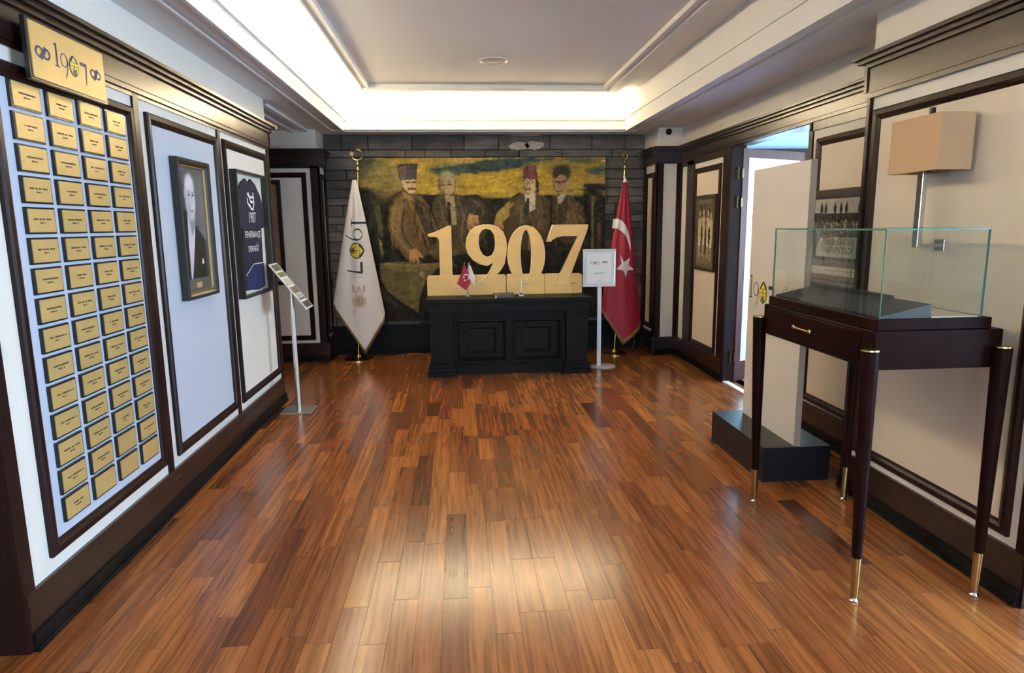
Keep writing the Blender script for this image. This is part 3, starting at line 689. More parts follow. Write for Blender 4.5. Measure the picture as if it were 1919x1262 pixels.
# brass sign board over the plaques
t = thing('brass_sign', 'large brass sign with 1907 emblem above the plaques', 'sign', (-1.535, 2.86, 2.04))
PS = P_x(-1.535, 1)
obj('batten', MB().pbox(PS, 2.66, 3.03, 2.19, 2.235, -.022, .014), M['black'], t)
obj('backing', MB().pbox(PS, 2.585, 3.105, 2.038, 2.252, .014, .03), M['black'], t)
obj('plate', MB().pbox(PS, 2.60, 3.092, 2.048, 2.243, .03, .034), M['gold'], t)
emblem(t, lambda u, v, l: PS(2.735+u*.118, 2.115+v*.085, .0350+l), M['navy'])
for c0 in (2.665, 3.02):
    k = .8 if c0 < 2.8 else .7
    ml = [ellipse(c0-.026*k, 2.143, .03*k, .026*k), ellipse(c0-.026*k, 2.143, .02*k, .017*k)[::-1]]; mr = [ellipse(c0+.026*k, 2.143, .03*k, .026*k), ellipse(c0+.026*k, 2.143, .02*k, .017*k)[::-1]]
    for q in (ml, mr): mapped('infinity_mark', outline_mesh(q), lambda u, v, w_: PS(u, v, .0352), M['navy'], t)
    mapped('infinity_mark', outline_mesh([stroke([(c0-.022*k, 2.122), (c0, 2.14), (c0+.022*k, 2.164)], .022*k)]), lambda u, v, w_: PS(u, v, .0355), M['navy'], t)

# portrait photograph
t = thing('framed_portrait', 'black framed monochrome portrait of a bald person in dark jacket and open white shirt', 'framed photo', (WL+.006, 4.06, 1.1))
PP = lambda a, z, d: (WL+.006+d, a, z)
obj('frame', MB().frame(PP, 3.84, 4.31, 1.10, 1.90, [(0, 0), (0, .042), (.006, .047), (.02, .045), (.032, .034), (.036, .02)]), M['frame_black'], t)
obj('fillet', MB().frame(PP, 3.875, 4.275, 1.135, 1.865, [(0, .01), (0, .024), (.006, .026), (.009, .015)]), M['gilt'], t)
obj('mount', MB().pbox(PP, 3.878, 4.272, 1.138, 1.862, 0, .014), M['mat_grey'], t)
cv = Canvas(3.905, 4.245, 1.215, 1.835, 140, 250, (92, 90, 92))
cv.ell(4.2, 1.6, .12, .25, (118, 116, 120), .8, .6)
cv.poly([(3.905, 1.60), (3.98, 1.61), (4.0, 1.5), (4.10, 1.52), (4.19, 1.46), (4.245, 1.42), (4.245, 1.215), (3.905, 1.215)], (44, 43, 42))
cv.poly([(3.985, 1.60), (4.10, 1.58), (4.075, 1.48), (4.03, 1.34), (3.985, 1.215), (3.965, 1.215), (3.968, 1.42)], (205, 205, 220))
cv.poly([(3.99, 1.60), (4.10, 1.60), (4.085, 1.52), (4.03, 1.46), (4.01, 1.53)], (150, 150, 162))
cv.ell(4.045, 1.685, .073, .135, (196, 196, 210), 1, .06); cv.ell(3.978, 1.70, .016, .034, (170, 170, 182), 1, .2)
cv.ell(4.05, 1.77, .058, .045, (226, 226, 238), .8, .5); cv.ell(4.01, 1.62, .03, .06, (166, 166, 180), .6, .6); cv.ell(4.075, 1.655, .022, .05, (222, 222, 234), .6, .6)
for ex in (4.03, 4.088):
    cv.ell(ex, 1.700, .015, .007, (70, 70, 78), .9, .5); cv.line([(ex-.018, 1.716), (ex+.016, 1.718)], .005, (110, 110, 120), .9)
cv.line([(4.066, 1.70), (4.072, 1.655), (4.058, 1.650)], .006, (140, 140, 152), .8); cv.line([(4.035, 1.61), (4.06, 1.604), (4.082, 1.612)], .006, (92, 88, 96), .9)
cv.line([(4.028, 1.655), (4.022, 1.62)], .004, (150, 150, 160), .7); cv.poly([(4.14, 1.295), (4.175, 1.295), (4.165, 1.325), (4.155, 1.33)], (232, 232, 232))
cv.line([(4.03, 1.33), (4.10, 1.44), (4.12, 1.52)], .006, (24, 24, 24), .8); cv.blur(2).noise(4, 2)
cv.mesh('photograph', lambda u, v: PP(u, v, .0155), M['print_gloss'], t)
obj('caption_plate', MB().pbox(PP, 4.035, 4.11, 1.158, 1.19, .014, .017), M['gold'], t)

# framed jersey
t = thing('framed_jersey', 'black framed dark blue football shirt with white lettering', 'framed jersey', (WL+.006, 5.14, 1.005))
obj('frame', MB().frame(PP, 4.795, 5.505, 1.005, 1.912, [(0, 0), (0, .048), (.022, .048), (.022, .012)]), M['frame_black'], t)
obj('mount', MB().pbox(PP, 4.816, 5.484, 1.026, 1.891, 0, .012), M['mat_white'], t)
J = [(5.055, 1.862), (5.09, 1.845), (5.15, 1.845), (5.185, 1.866), (5.28, 1.835), (5.38, 1.76), (5.455, 1.665), (5.46, 1.60), (5.42, 1.51), (5.36, 1.525), (5.35, 1.30), (5.345, 1.055), (5.20, 1.04), (5.02, 1.055), (4.885, 1.06), (4.895, 1.30), (4.91, 1.515), (4.87, 1.50), (4.835, 1.57), (4.835, 1.66), (4.88, 1.76), (4.965, 1.83)]
mapped('shirt', outline_mesh([J], 0.012, 0.002), lambda u, v, w_: PP(u, v, .02+w_), M['jersey'], t)
mapped('shirt_panel', outline_mesh([[(5.35, 1.235), (5.345, 1.06), (5.20, 1.045), (5.02, 1.06), (4.89, 1.064), (4.893, 1.16), (5.09, 1.235)]], 0.004), lambda u, v, w_: PP(u, v, .0295+w_), M['jersey2'], t)
mapped('piping', outline_mesh([stroke([(4.893, 1.165), (5.09, 1.24), (5.35, 1.24)], .006)]), lambda u, v, w_: PP(u, v, .0325), M['white_ink'], t)
def txt(parent, s, P, a, z, size, d, material, kx=1.0, bold=0.0):
    me = text_mesh(s, size)
    xs = [v.co.x for v in me.vertices]; 
    return mapped('lettering', me, lambda u, v, w_: P(a+u*kx, z+v, d), material, parent)
txt(t, '1907', PP, 5.14, 1.58, .115, .0305, M['white_ink'], .78)
txt(t, 'FENERBAHÇE', PP, 5.13, 1.458, .066, .0305, M['white_ink'], .95)
txt(t, 'DERNEĞİ', PP, 5.125, 1.352, .062, .0305, M['white_ink'], .95)
for s_ in ([(5.06, 1.76), (5.10, 1.735), (5.22, 1.735)], [(5.09, 1.765), (5.13, 1.70), (5.19, 1.70)], [(5.20, 1.77), (5.21, 1.69), (5.18, 1.645), (5.13, 1.65), (5.10, 1.68)], [(5.06, 1.725), (5.06, 1.69), (5.10, 1.665)]):
    mapped('sponsor_mark', outline_mesh([stroke(s_, .02)]), lambda u, v, w_: PP(u, v, .0305), M['white_ink'], t)

# picture on the rear left pier
t = thing('framed_picture', 'dark framed tan picture on the rear left pier, half hidden by the left wall', 'framed picture', (-2.14, 7.494, .88))
PQ = P_y(7.494)
obj('frame', MB().frame(PQ, -2.42, -1.925, .88, 2.02, [(0, 0), (0, .03), (.035, .03), (.045, .015), (.045, 0)]), M['frame_black'], t)
obj('print', MB().pbox(PQ, -2.38, -1.965, .92, 1.98, 0, .012), M['picture_tan'], t)

# tilted sign on a steel stand
t = thing('lobby_sign_stand', 'slim brushed steel stand holding a tilted printed sheet beside the left wall', 'sign stand', (-1.37, 5.44, 0))
b = MB(); b.box(-1.50, -1.24, 5.32, 5.56, 0, 0.008); obj('base_plate', b, M['silver'], t, bevel=.004)
obj('pole', MB().tube((-1.37, 5.44, .008), (-1.37, 5.44, 1.02), .019, n=20), M['silver'], t, True)
top = Vector((-1.50, 5.44, 1.225)); bot = Vector((-1.225, 5.44, 0.862)); al = (bot-top).normalized(); nr = Vector((-al.z, 0, al.x)); nr = nr if nr.z > 0 else -nr
def PT(a, z, d):   # a: along Y, z: distance down from the top edge, d: proud
    p = top+al*z+nr*d; return (p.x, 5.44+a, p.z)
Ls = (bot-top).length
obj('tray', MB().hexa([PT(-.125, 0, -.008), PT(.125, 0, -.008), PT(.125, Ls, -.008), PT(-.125, Ls, -.008), PT(-.125, 0, 0), PT(.125, 0, 0), PT(.125, Ls, 0), PT(-.125, Ls, 0)]), M['alu'], t, bevel=.003)
cv = Canvas(-.118, .118, .008, Ls-.008, 40, 110, (226, 226, 224))
for z0, z1, c in ((.015, .075, (60, 62, 56)), (.09, .135, (92, 100, 48)), (.15, .225, (176, 176, 170)), (.235, .30, (84, 80, 70)), (.305, .345, (170, 168, 160)), (.35, .365, (40, 40, 40)), (.385, .44, (36, 36, 38))):
    cv.poly([(-.10, z0), (.085, z0), (.085, z1), (-.10, z1)], c)
cv.poly([(.092, .0), (.118, 0), (.118, Ls), (.092, Ls)], (70, 70, 68)); cv.noise(22, 2)
cv.mesh('printed_sheet', lambda u, v: PT(u, v, .0012), M['print'], t)
obj('neck', MB().tube((-1.37, 5.44, 1.0), (-1.362, 5.44, 1.036), .014), M['silver'], t, True)

# ================================================================== REAR WALL THINGS
# painting
t = thing('oil_painting', 'wide unframed oil painting of four seated and standing people on the stone wall', 'painting', (.31, YB-.03, .40))
PX0, PX1, PZ0, PZ1 = -1.125, 1.735, .395, 2.285
obj('stretcher', MB().box(PX0, PX1, YB-.066, YB-.03, PZ0, PZ1), M['frame_brown'], t)
cv = Canvas(672, 1133, 600, 297, 462, 304, (36, 34, 28))
P = cv.poly; E_ = cv.ell; Ln = cv.line
P([(672, 297), (1133, 297), (1133, 372), (1080, 366), (900, 372), (860, 366), (790, 364), (690, 352), (672, 350)], (166, 138, 54))
E_(705, 325, 34, 34, (128, 122, 66), .9, .5); E_(725, 345, 28, 26, (142, 122, 66), .8, .5); E_(676, 302, 18, 22, (62, 70, 68), .9, .6)
P([(760, 298), (900, 298), (896, 308), (820, 316), (780, 314)], (176, 142, 62))
P([(806, 318), (850, 312), (905, 302), (990, 298), (1040, 299), (985, 310), (930, 323), (870, 328), (815, 330)], (56, 78, 74))
P([(940, 306), (975, 302), (970, 315), (940, 320)], (48, 62, 84)); E_(830, 318, 26, 8, (70, 92, 78), .8, .5)
P([(860, 328), (960, 322), (975, 345), (950, 362), (870, 362)], (186, 154, 48)); P([(782, 320), (818, 334), (818, 360), (786, 360)], (178, 150, 52))
P([(1008, 322), (1032, 322), (1030, 366), (1008, 362)], (182, 142, 52)); P([(1075, 325), (1130, 328), (1130, 345), (1080, 350)], (162, 132, 56))
E_(1118, 322, 18, 8, (52, 82, 84), .9, .4); E_(1085, 303, 30, 5, (66, 84, 76), .8, .5); E_(1020, 308, 30, 6, (126, 118, 62), .6, .6); E_(1050, 318, 20, 8, (84, 84, 56), .8, .6)
P([(672, 352), (696, 356), (704, 380), (712, 480), (690, 490), (672, 470)], (40, 42, 38)); P([(694, 372), (706, 374), (712, 440), (704, 440)], (88, 80, 54)); P([(700, 430), (712, 470), (706, 480)], (104, 100, 60))
# dark doorway on the right
P([(1092, 346), (1130, 346), (1132, 597), (1110, 597), (1108, 400), (1092, 372)], (42, 40, 36)); P([(1117, 420), (1126, 420), (1126, 597), (1119, 597)], (96, 70, 40)); P([(1106, 370), (1110, 370), (1112, 470), (1107, 470)], (108, 104, 64))
cv.strokes(2200, 4, 11, .8, 1.7, .085, (0.05, .22), (0, 461, 222, 303)); cv.strokes(900, 4, 10, 1, 2, .2, (1.5, .4), (0, 461, 0, 222))
# second person: grey hair, suit
P([(806, 372), (826, 360), (848, 364), (880, 372), (905, 392), (908, 430), (880, 470), (830, 480), (806, 450), (800, 400)], (74, 66, 46))
P([(856, 366), (890, 364), (912, 380), (915, 420), (898, 425), (880, 402), (866, 410)], (54, 48, 40)); P([(872, 400), (890, 402), (892, 422), (884, 440), (876, 438), (868, 420)], (168, 124, 74))
P([(828, 366), (846, 366), (850, 420), (838, 420)], (150, 138, 104)); P([(832, 378), (838, 378), (840, 420), (834, 416)], (36, 34, 32))
E_(833, 344, 15, 21, (172, 150, 106), 1, .1); E_(834, 332, 17, 11, (158, 146, 112), .9, .3); E_(845, 346, 6, 12, (182, 160, 112), .7, .5); E_(820, 345, 4, 12, (120, 92, 62), .6, .6)
Ln([(823, 347), (829, 346)], 2.2, (74, 56, 42)); Ln([(834, 345), (841, 346)], 2.2, (74, 56, 42)); Ln([(828, 350), (826, 357), (829, 358)], 1.6, (128, 96, 66)); Ln([(824, 363), (834, 363)], 1.6, (116, 78, 60)); Ln([(822, 342), (829, 341)], 1.4, (110, 92, 66)); Ln([(833, 340), (842, 341)], 1.4, (110, 92, 66))
# first person: tall grey fur hat, brown greatcoat
P([(748, 358), (732, 368), (722, 392), (719, 420), (726, 450), (752, 484), (772, 478), (800, 474), (826, 460), (812, 420), (800, 384), (786, 366), (770, 362)], (98, 78, 46))
P([(734, 376), (748, 366), (752, 386), (744, 420), (744, 452), (730, 440), (724, 410)], (128, 104, 58)); P([(768, 366), (790, 380), (812, 440), (806, 470), (790, 460), (780, 410)], (70, 58, 40))
P([(744, 430), (776, 462), (770, 474), (752, 478), (732, 452)], (110, 90, 54)); P([(750, 357), (770, 368), (772, 376), (750, 368)], (146, 120, 70))
P([(742, 312), (752, 307), (780, 308), (777, 336), (746, 339)], (74, 68, 68)); P([(745, 312), (756, 309), (760, 334), (748, 336)], (90, 82, 80))
P([(748, 338), (776, 335), (775, 350), (770, 361), (762, 361), (752, 352), (748, 344)], (196, 170, 122)); E_(749, 345, 3, 6, (180, 148, 100), 1, .3)
E_(766, 357, 6, 4, (206, 180, 134), .7, .5); Ln([(762, 353), (773, 353)], 3.0, (66, 46, 32)); Ln([(757, 341), (764, 341)], 2.0, (76, 56, 42)); Ln([(769, 341), (775, 341)], 2.0, (76, 56, 42)); Ln([(767, 342), (769, 349), (767, 350)], 1.5, (140, 104, 70))
P([(760, 466), (772, 462), (784, 476), (786, 482), (776, 478), (778, 492), (774, 495), (770, 484), (768, 496), (764, 496), (763, 484), (760, 492), (757, 490), (758, 476)], (184, 134, 80)); P([(776, 470), (784, 474), (782, 480)], (206, 176, 140))
P([(800, 450), (826, 470), (850, 500), (820, 490), (800, 478)], (86, 74, 46))
# third person: wine red fez
P([(950, 372), (970, 362), (1006, 364), (1030, 376), (1030, 440), (990, 470), (930, 460), (918, 420), (926, 396)], (78, 66, 42)); P([(926, 396), (950, 376), (950, 404), (930, 424), (920, 420)], (150, 128, 64))
P([(978, 364), (1000, 362), (998, 392), (984, 400)], (196, 184, 160)); P([(983, 372), (988, 372), (988, 396), (980, 410), (976, 396)], (46, 42, 40)); P([(922, 418), (936, 416), (940, 428), (930, 430)], (176, 128, 78))
P([(977, 318), (983, 312), (1000, 312), (1004, 338), (977, 337)], (104, 58, 62)); P([(985, 313), (998, 313), (1001, 335), (988, 334)], (122, 70, 72))
P([(977, 337), (1002, 336), (1003, 350), (996, 362), (986, 363), (979, 356)], (198, 172, 128)); P([(1000, 336), (1006, 340), (1005, 362), (1000, 362)], (60, 48, 40))
Ln(ellipse(981, 342, 4, 3, 12)+[(985, 342)], 1.1, (72, 58, 46)); Ln(ellipse(991, 342, 4.5, 3, 12)+[(995, 342)], 1.1, (72, 58, 46)); Ln([(980, 355), (989, 355)], 2.4, (88, 60, 44)); Ln([(985, 344), (982, 351), (985, 352)], 1.5, (150, 112, 78))
# fourth person: dark hair
P([(1030, 372), (1052, 366), (1074, 370), (1094, 392), (1100, 440), (1060, 460), (1030, 440)], (70, 58, 40)); P([(1060, 378), (1080, 384), (1084, 420), (1062, 420)], (94, 72, 44))
P([(1040, 368), (1060, 362), (1050, 380), (1042, 384)], (160, 152, 134)); E_(1049, 326, 17, 15, (64, 56, 44), 1, .2); E_(1047, 344, 13, 19, (158, 124, 86), 1, .1); P([(1034, 318), (1062, 316), (1060, 330), (1046, 328), (1036, 338)], (58, 50, 40)); E_(1061, 346, 4, 6, (166, 130, 92), 1, .3)
Ln([(1038, 341), (1046, 343)], 2.4, (54, 42, 34)); Ln([(1050, 342), (1058, 340)], 2.4, (54, 42, 34)); Ln([(1044, 345), (1041, 352), (1044, 353)], 1.6, (112, 82, 56)); Ln([(1039, 359), (1049, 359)], 1.8, (92, 62, 48)); E_(1040, 350, 4, 10, (176, 144, 104), .6, .6)
P([(985, 436), (995, 420), (1000, 432), (992, 460), (986, 470)], (150, 116, 72))
# table cloth and lower dark
P([(702, 490), (740, 486), (800, 492), (822, 492), (800, 512), (786, 522), (774, 560), (770, 586), (742, 566), (716, 545), (704, 520)], (104, 94, 56)); P([(704, 490), (770, 492), (820, 492), (800, 506), (730, 506)], (128, 112, 68)); P([(778, 504), (788, 508), (784, 520), (776, 512)], (148, 134, 78)); P([(756, 520), (772, 540), (769, 584), (758, 575)], (118, 108, 62))
P([(700, 530), (716, 548), (735, 570), (700, 560)], (62, 54, 40))
for pts, wd, c in (([(748, 358), (732, 368), (722, 392), (719, 420), (726, 450), (752, 484)], 3, (30, 26, 22)), ([(752, 386), (746, 420), (750, 440), (764, 462)], 3, (44, 36, 26)), ([(786, 366), (800, 384), (812, 420), (826, 460)], 3, (28, 25, 22)),
        ([(760, 372), (774, 400), (790, 440), (800, 470)], 3, (150, 122, 70)), ([(738, 378), (730, 400), (728, 424)], 4, (156, 128, 72)), ([(736, 440), (756, 466)], 5, (140, 116, 66)), ([(776, 378), (770, 410), (776, 440)], 2.4, (40, 34, 26)),
        ([(806, 372), (800, 400), (806, 450)], 3, (26, 24, 22)), ([(818, 374), (826, 410), (834, 430)], 3, (110, 100, 66)), ([(852, 368), (862, 400), (858, 440)], 3, (112, 96, 60)), ([(866, 370), (888, 366), (910, 382), (912, 420)], 3, (24, 22, 22)), ([(884, 376), (900, 388), (898, 404)], 4, (104, 84, 56)),
        ([(926, 396), (948, 374), (970, 362)], 3, (24, 22, 20)), ([(934, 402), (946, 390), (956, 382)], 5, (164, 142, 72)), ([(928, 418), (938, 408)], 5, (170, 146, 76)), ([(966, 370), (972, 400), (968, 430)], 3, (120, 98, 60)), ([(1006, 364), (1012, 400), (1000, 440)], 3, (112, 90, 54)), ([(1030, 376), (1028, 440)], 4, (24, 23, 21)),
        ([(1062, 372), (1072, 400), (1066, 440)], 4, (118, 90, 52)), ([(1074, 370), (1094, 392), (1102, 440)], 3, (24, 22, 20)), ([(1040, 386), (1042, 420)], 3, (100, 88, 66)), ([(745, 311), (780, 308)], 2, (40, 36, 36)), ([(776, 310), (774, 335)], 3, (52, 47, 47)), ([(748, 340), (750, 352), (762, 362)], 2, (70, 52, 36)),
        ([(818, 336), (819, 352), (828, 364)], 2, (72, 58, 40)), ([(848, 336), (848, 356), (840, 366)], 2, (90, 74, 50)), ([(977, 337), (979, 356), (986, 364)], 1.8, (80, 60, 44)), ([(1034, 340), (1036, 356), (1044, 364)], 1.8, (70, 52, 38)),
        ([(704, 490), (760, 494), (822, 490)], 2.5, (150, 132, 82)), ([(786, 522), (774, 556), (770, 586)], 2.5, (134, 122, 72)), ([(716, 545), (742, 566), (770, 586)], 3, (26, 24, 20))):
    Ln(pts, wd, c, .75)
for k in range(150):     # folds and brush marks on the clothes
    x0 = random.choice((random.uniform(724, 800), random.uniform(806, 900), random.uniform(926, 1024), random.uniform(1034, 1094))); y0 = random.uniform(376, 470)
    dx, dy = random.gauss(3, 6), random.uniform(8, 22); c = random.choice(((142, 118, 68), (116, 96, 58), (44, 38, 32), (58, 52, 44), (128, 110, 74)))
    Ln([(x0, y0), (x0+dx*.5, y0+dy*.5), (x0+dx, y0+dy)], random.uniform(1.5, 3.2), c, .5)
cv.blur(1); cv.noise(12, 3).noise(9, 9).noise(8, 24)
cv.strokes(2600, 2, 5, .7, 1.3, .13); cv.a = cv.a*0.96; cv.a = cv.a*0.88+cv.a.mean(2, keepdims=True)*0.12
# keep the heads legible: repaint key strokes
E2 = Ln
E2([(762, 353), (773, 353)], 2.6, (62, 44, 32), .9); E2([(757, 341), (764, 341)], 1.8, (70, 52, 40), .9); E2([(769, 341), (775, 341)], 1.8, (70, 52, 40), .9)
E2([(823, 347), (829, 346)], 2.0, (74, 56, 42), .9); E2([(834, 345), (841, 346)], 2.0, (74, 56, 42), .9); E2([(980, 355), (989, 355)], 2, (88, 60, 44), .9); E2([(1038, 341), (1046, 343)], 2.2, (54, 42, 34), .9); E2([(1050, 342), (1058, 340)], 2.2, (54, 42, 34), .9)
cv.mesh('painted_canvas', lambda u, v: (PX0+(u-672)/461*(PX1-PX0), YB-.0675, PZ0+(600-v)/303*(PZ1-PZ0)), M['canvas'], t)

# ---- big flags
def cloth(edge_top, edge_bot, ztop, zprof, y0, bulge, nu=40, nv=46):
    """returns S(u,v) -> point; edges move linearly from edge_top to edge_bot; zprof(u) is the lower edge"""
    def S(u, v):
        xl = edge_top[0]+(edge_bot[0]-edge_top[0])*v**0.93; xr = edge_top[1]+(edge_bot[1]-edge_top[1])*v**0.93
        z = ztop+(zprof(u)-ztop)*v
        y = y0-bulge*(v**.7)*(math.sin(math.pi*min(max(u, 0), 1))**.6)-.012*math.sin(5*math.pi*u)*(1-v)*v*4*.6-.008*math.sin(3.2*math.pi*u+1)*v
        return (xl+(xr-xl)*u, y, z)
    return S
def pw(pts):
    def f(u):
        for (a, za), (b_, zb) in zip(pts[:-1], pts[1:]):
            if u <= b_: return za+(zb-za)*(u-a)/(b_-a)
        return pts[-1][1]
    return f
def grid(S, nu, nv, thick=0.0):
    mb = MB(); vs = [S(i/nu, j/nv) for j in range(nv+1) for i in range(nu+1)]; n = nu+1
    mb.add(vs, [(j*n+i, j*n+i+1, (j+1)*n+i+1, (j+1)*n+i) for j in range(nv) for i in range(nu)]); return mb
def on_cloth(S, ztop, zprof, et, eb):
    def f(x, z, lift):
        u = .5; v = .5
        for _ in range(8):
            v = min(1, max(0.0, (ztop-z)/(ztop-zprof(u)))); xl = et[0]+(eb[0]-et[0])*v**.93; xr = et[1]+(eb[1]-et[1])*v**.93
            u = min(1, max(0, (x-xl)/(xr-xl)))
        p = S(u, v); return (x, p[1]-.004-lift, z)
    return f
def fringe(S, parent, n=120):
    mb = MB(); 
    for i in range(n):
        a, b_ = S(i/n, 1), S((i+1)/n, 1); L = .042+.016*random.random()
        mb.add([(a[0], a[1]-.003, a[2]+.008), (b_[0], b_[1]-.003, b_[2]+.008), ((a[0]+b_[0])/2+.001, a[1]-.004, a[2]-L), ((a[0]+b_[0])/2-.002, a[1]+.006, a[2]-L*.9)], [(0, 1, 2), (0, 3, 1), (0, 2, 3), (1, 3, 2)])
    return obj('fringe', mb, M['fringe'], parent)
def crescent_finial(c, r, parent, star=True, sy=1.0):
    mb = MB(); pts = [(c[0]+r*sy*math.cos(a), c[1]+r*(1-sy)*math.cos(a)*.9, c[2]+r*math.sin(a)) for a in (math.radians(150+ (k*(360-50)/22)) for k in range(23))]
    for k, (p, q) in enumerate(zip(pts[:-1], pts[1:])):
        t_ = 1-abs(k-10.5)/11; mb.tube(p, q, .004+.007*t_, .004+.007*max(0, 1-abs(k+1-10.5)/11), 8)
    o = obj('crescent', mb, M['brass'], parent, True)
    if star:
        sp = [(c[0]-r*1.0+.032*(1 if k % 2 == 0 else .4)*math.cos(math.pi/2+k*math.pi/5), c[2]+r*.25+.032*(1 if k % 2 == 0 else .4)*math.sin(math.pi/2+k*math.pi/5)) for k in range(10)]
        obj('finial_star', MB().prism(sp, P_y(c[1]), -.004, .004), M['brass'], parent)
    return o
# white flag
t = thing('flag_on_pole', 'tall white flag with 1907 emblem and gold fringe, left of the painting', 'flag', (-1.19, 7.55, 0), 'big flags beside the painting')
obj('base', MB().lathe((-1.19, 7.55, 0), [(.16, 0), (.16, .012), (.12, .02), (.04, .03), (.02, .06)], 32), M['brass'], t, True)
obj('pole', MB().tube((-1.19, 7.55, .05), (-1.10, 7.56, 2.14), .013, n=14), M['brass'], t, True)
obj('knob', MB().lathe((-1.098, 7.56, 2.10), [(.008, 0), (.022, .02), (.024, .035), (.012, .055), (.008, .07), (.016, .085), (.006, .11), (.004, .14)], 16), M['brass'], t, True)
crescent_finial((-1.098, 7.56, 2.29), .058, t)
et, eb, zt = (-1.158, -1.115), (-1.435, -.866), 2.02; zp = pw([(0, .665), (.06, .60), (.60, .125), (.96, .455), (1, .53)])
S = cloth(et, eb, zt, zp, 7.53, .10); obj('cloth', grid(S, 44, 44), M['flag_white'], t, True, recalc=False)
fringe(S, t); OC = on_cloth(S, zt, zp, et, eb)
emblem(t, lambda u, v, l: OC(-1.192+v*.172, 1.60-u*.325, .002+l), M['blackink'], .0012, True)
def deco(loops, material, nm='print'): return mapped(nm, refine(outline_mesh(loops)), lambda u, v, w_: OC(u, v, .002), material, t)
deco([[(-1.21, .947), (-1.065, .947), (-1.065, .951), (-1.21, .951)]], M['bronze'])
for k in (0, .022):
    deco([stroke(arc(-1.170, .835, .036-k*.8, .058-k, 140, 380, 22), .009)], M['bronze']); deco([stroke(arc(-1.102, .835, .036-k*.8, .058-k, 160, 400, 22), .009)], M['bronze'])
for r0 in (.078, .062): deco([ellipse(-1.135, .69, r0, r0), ellipse(-1.135, .69, r0-.007, r0-.007)[::-1]], M['bronze'])
deco([ellipse(-1.135, .69, .05, .05)], M['bronze']); mapped('print', outline_mesh([ellipse(-1.142, .69, .032, .036)]), lambda u, v, w_: OC(u, v, .003), M['flag_white'], t)
mapped('print', outline_mesh([stroke([(-1.165, .69), (-1.12, .69)], .006)]), lambda u, v, w_: OC(u, v, .004), M['bronze'], t); mapped('print', outline_mesh([stroke([(-1.15, .71), (-1.165, .69), (-1.15, .67)], .006)]), lambda u, v, w_: OC(u, v, .004), M['bronze'], t)
deco([stroke([(-1.20, .60), (-1.17, .585), (-1.21, .565), (-1.175, .555), (-1.2, .54), (-1.19, .525)], .006)], M['bronze'])
# red flag
t = thing('flag_on_pole', 'tall red flag with white crescent and star and gold fringe, right of the painting', 'flag', (1.79, 7.48, 0), 'big flags beside the painting')
obj('base', MB().lathe((1.79, 7.48, 0), [(.14, 0), (.14, .012), (.10, .02), (.04, .03), (.02, .06)], 32), M['brass'], t, True)
obj('pole', MB().tube((1.79, 7.48, .05), (1.885, 7.5, 2.14), .013, n=14), M['brass'], t, True)
obj('knob', MB().lathe((1.885, 7.5, 2.10), [(.008, 0), (.022, .02), (.024, .035), (.012, .055), (.008, .07), (.016, .085), (.006, .11), (.004, .14)], 16), M['brass'], t, True)
crescent_finial((1.885, 7.5, 2.275), .055, t, False, .6)
et, eb, zt = (1.862, 1.902), (1.615, 2.095), 2.0; zp = pw([(0, .56), (.05, .52), (.52, .17), (.95, .33), (1, .40)])
S = cloth(et, eb, zt, zp, 7.47, .09); obj('cloth', grid(S, 44, 44), M['flag_red'], t, True, recalc=False)
fringe(S, t); OC = on_cloth(S, zt, zp, et, eb)
obj('cap', MB().tube((1.882, 7.47, 1.97), (1.884, 7.48, 2.02), .03, .012), M['flag_white'], t, True)
cr_o = [(1.752, 1.565), (1.80, 1.57), (1.845, 1.545), (1.89, 1.49), (1.925, 1.40), (1.945, 1.31), (1.95, 1.21)]; cr_i = [(1.942, 1.22), (1.925, 1.29), (1.895, 1.36), (1.85, 1.42), (1.80, 1.455), (1.737, 1.462)]
mapped('crescent_print', refine(outline_mesh([cr_o+cr_i])), lambda u, v, w_: OC(u, v, .002), M['flag_white'], t)
st = [(1.83, 1.16), (1.866, 1.08), (1.942, 1.13), (1.925, 1.045), (1.995, .99), (1.915, .985), (1.893, .90), (1.862, .985), (1.785, 1.0), (1.842, 1.06)]
mapped('star_print', refine(outline_mesh([st])), lambda u, v, w_: OC(u, v, .002), M['flag_white'], t)

# ---- desk
t = thing('desk', 'black wooden desk with panelled front before the painting', 'desk', (.485, 6.8, 0))
obj('top', MB().box(-.345, 1.315, 6.48, 7.15, .748, .79), M['black_wood'], t, bevel=.004)
obj('frieze', MB().box(-.33, 1.30, 6.51, 7.12, .655, .748), M['black_wood'], t, bevel=.003)
for x0, x1 in ((-.315, -.085), (1.065, 1.285)):
    p = obj('pedestal', MB().box(x0, x1, 6.53, 7.1, .13, .655), M['black_wood'], t, bevel=.003)
    obj('pilaster_moulding', MB().box(x0-.014, x1+.014, 6.516, 7.1, .60, .618).box(x0-.008, x1+.008, 6.522, 7.1, .57, .60), M['black_wood'], p, bevel=.002)
    obj('plinth', MB().box(x0-.035, x1+.035, 6.495, 7.12, 0, .05).box(x0-.024, x1+.024, 6.506, 7.12, .05, .09).box(x0-.012, x1+.012, 6.518, 7.12, .09, .13), M['black_wood'], p, bevel=.003)
obj('front_board', MB().box(-.085, 1.065, 6.62, 6.65, .0, .655), M['black_wood'], t)
PF = P_y(6.62)
for a0, a1 in ((-.04, .46), (.52, 1.02)):
    p = obj('front_panel', MB().frame(PF, a0, a1, .14, .57, [(0, 0), (0, .016), (.02, .02), (.035, .006), (.035, 0)]), M['black_wood'], t)
    obj('raised_field', MB().frame(PF, a0+.10, a1-.10, .22, .50, [(0, 0), (0, .012), (.015, .014), (.03, .004), (.03, 0)]), M['black_wood'], p)
obj('skirting', MB().box(-.085, 1.065, 6.59, 6.62, 0, .09).box(-.085, 1.065, 6.60, 6.62, .09, .105), M['black_wood'], t)
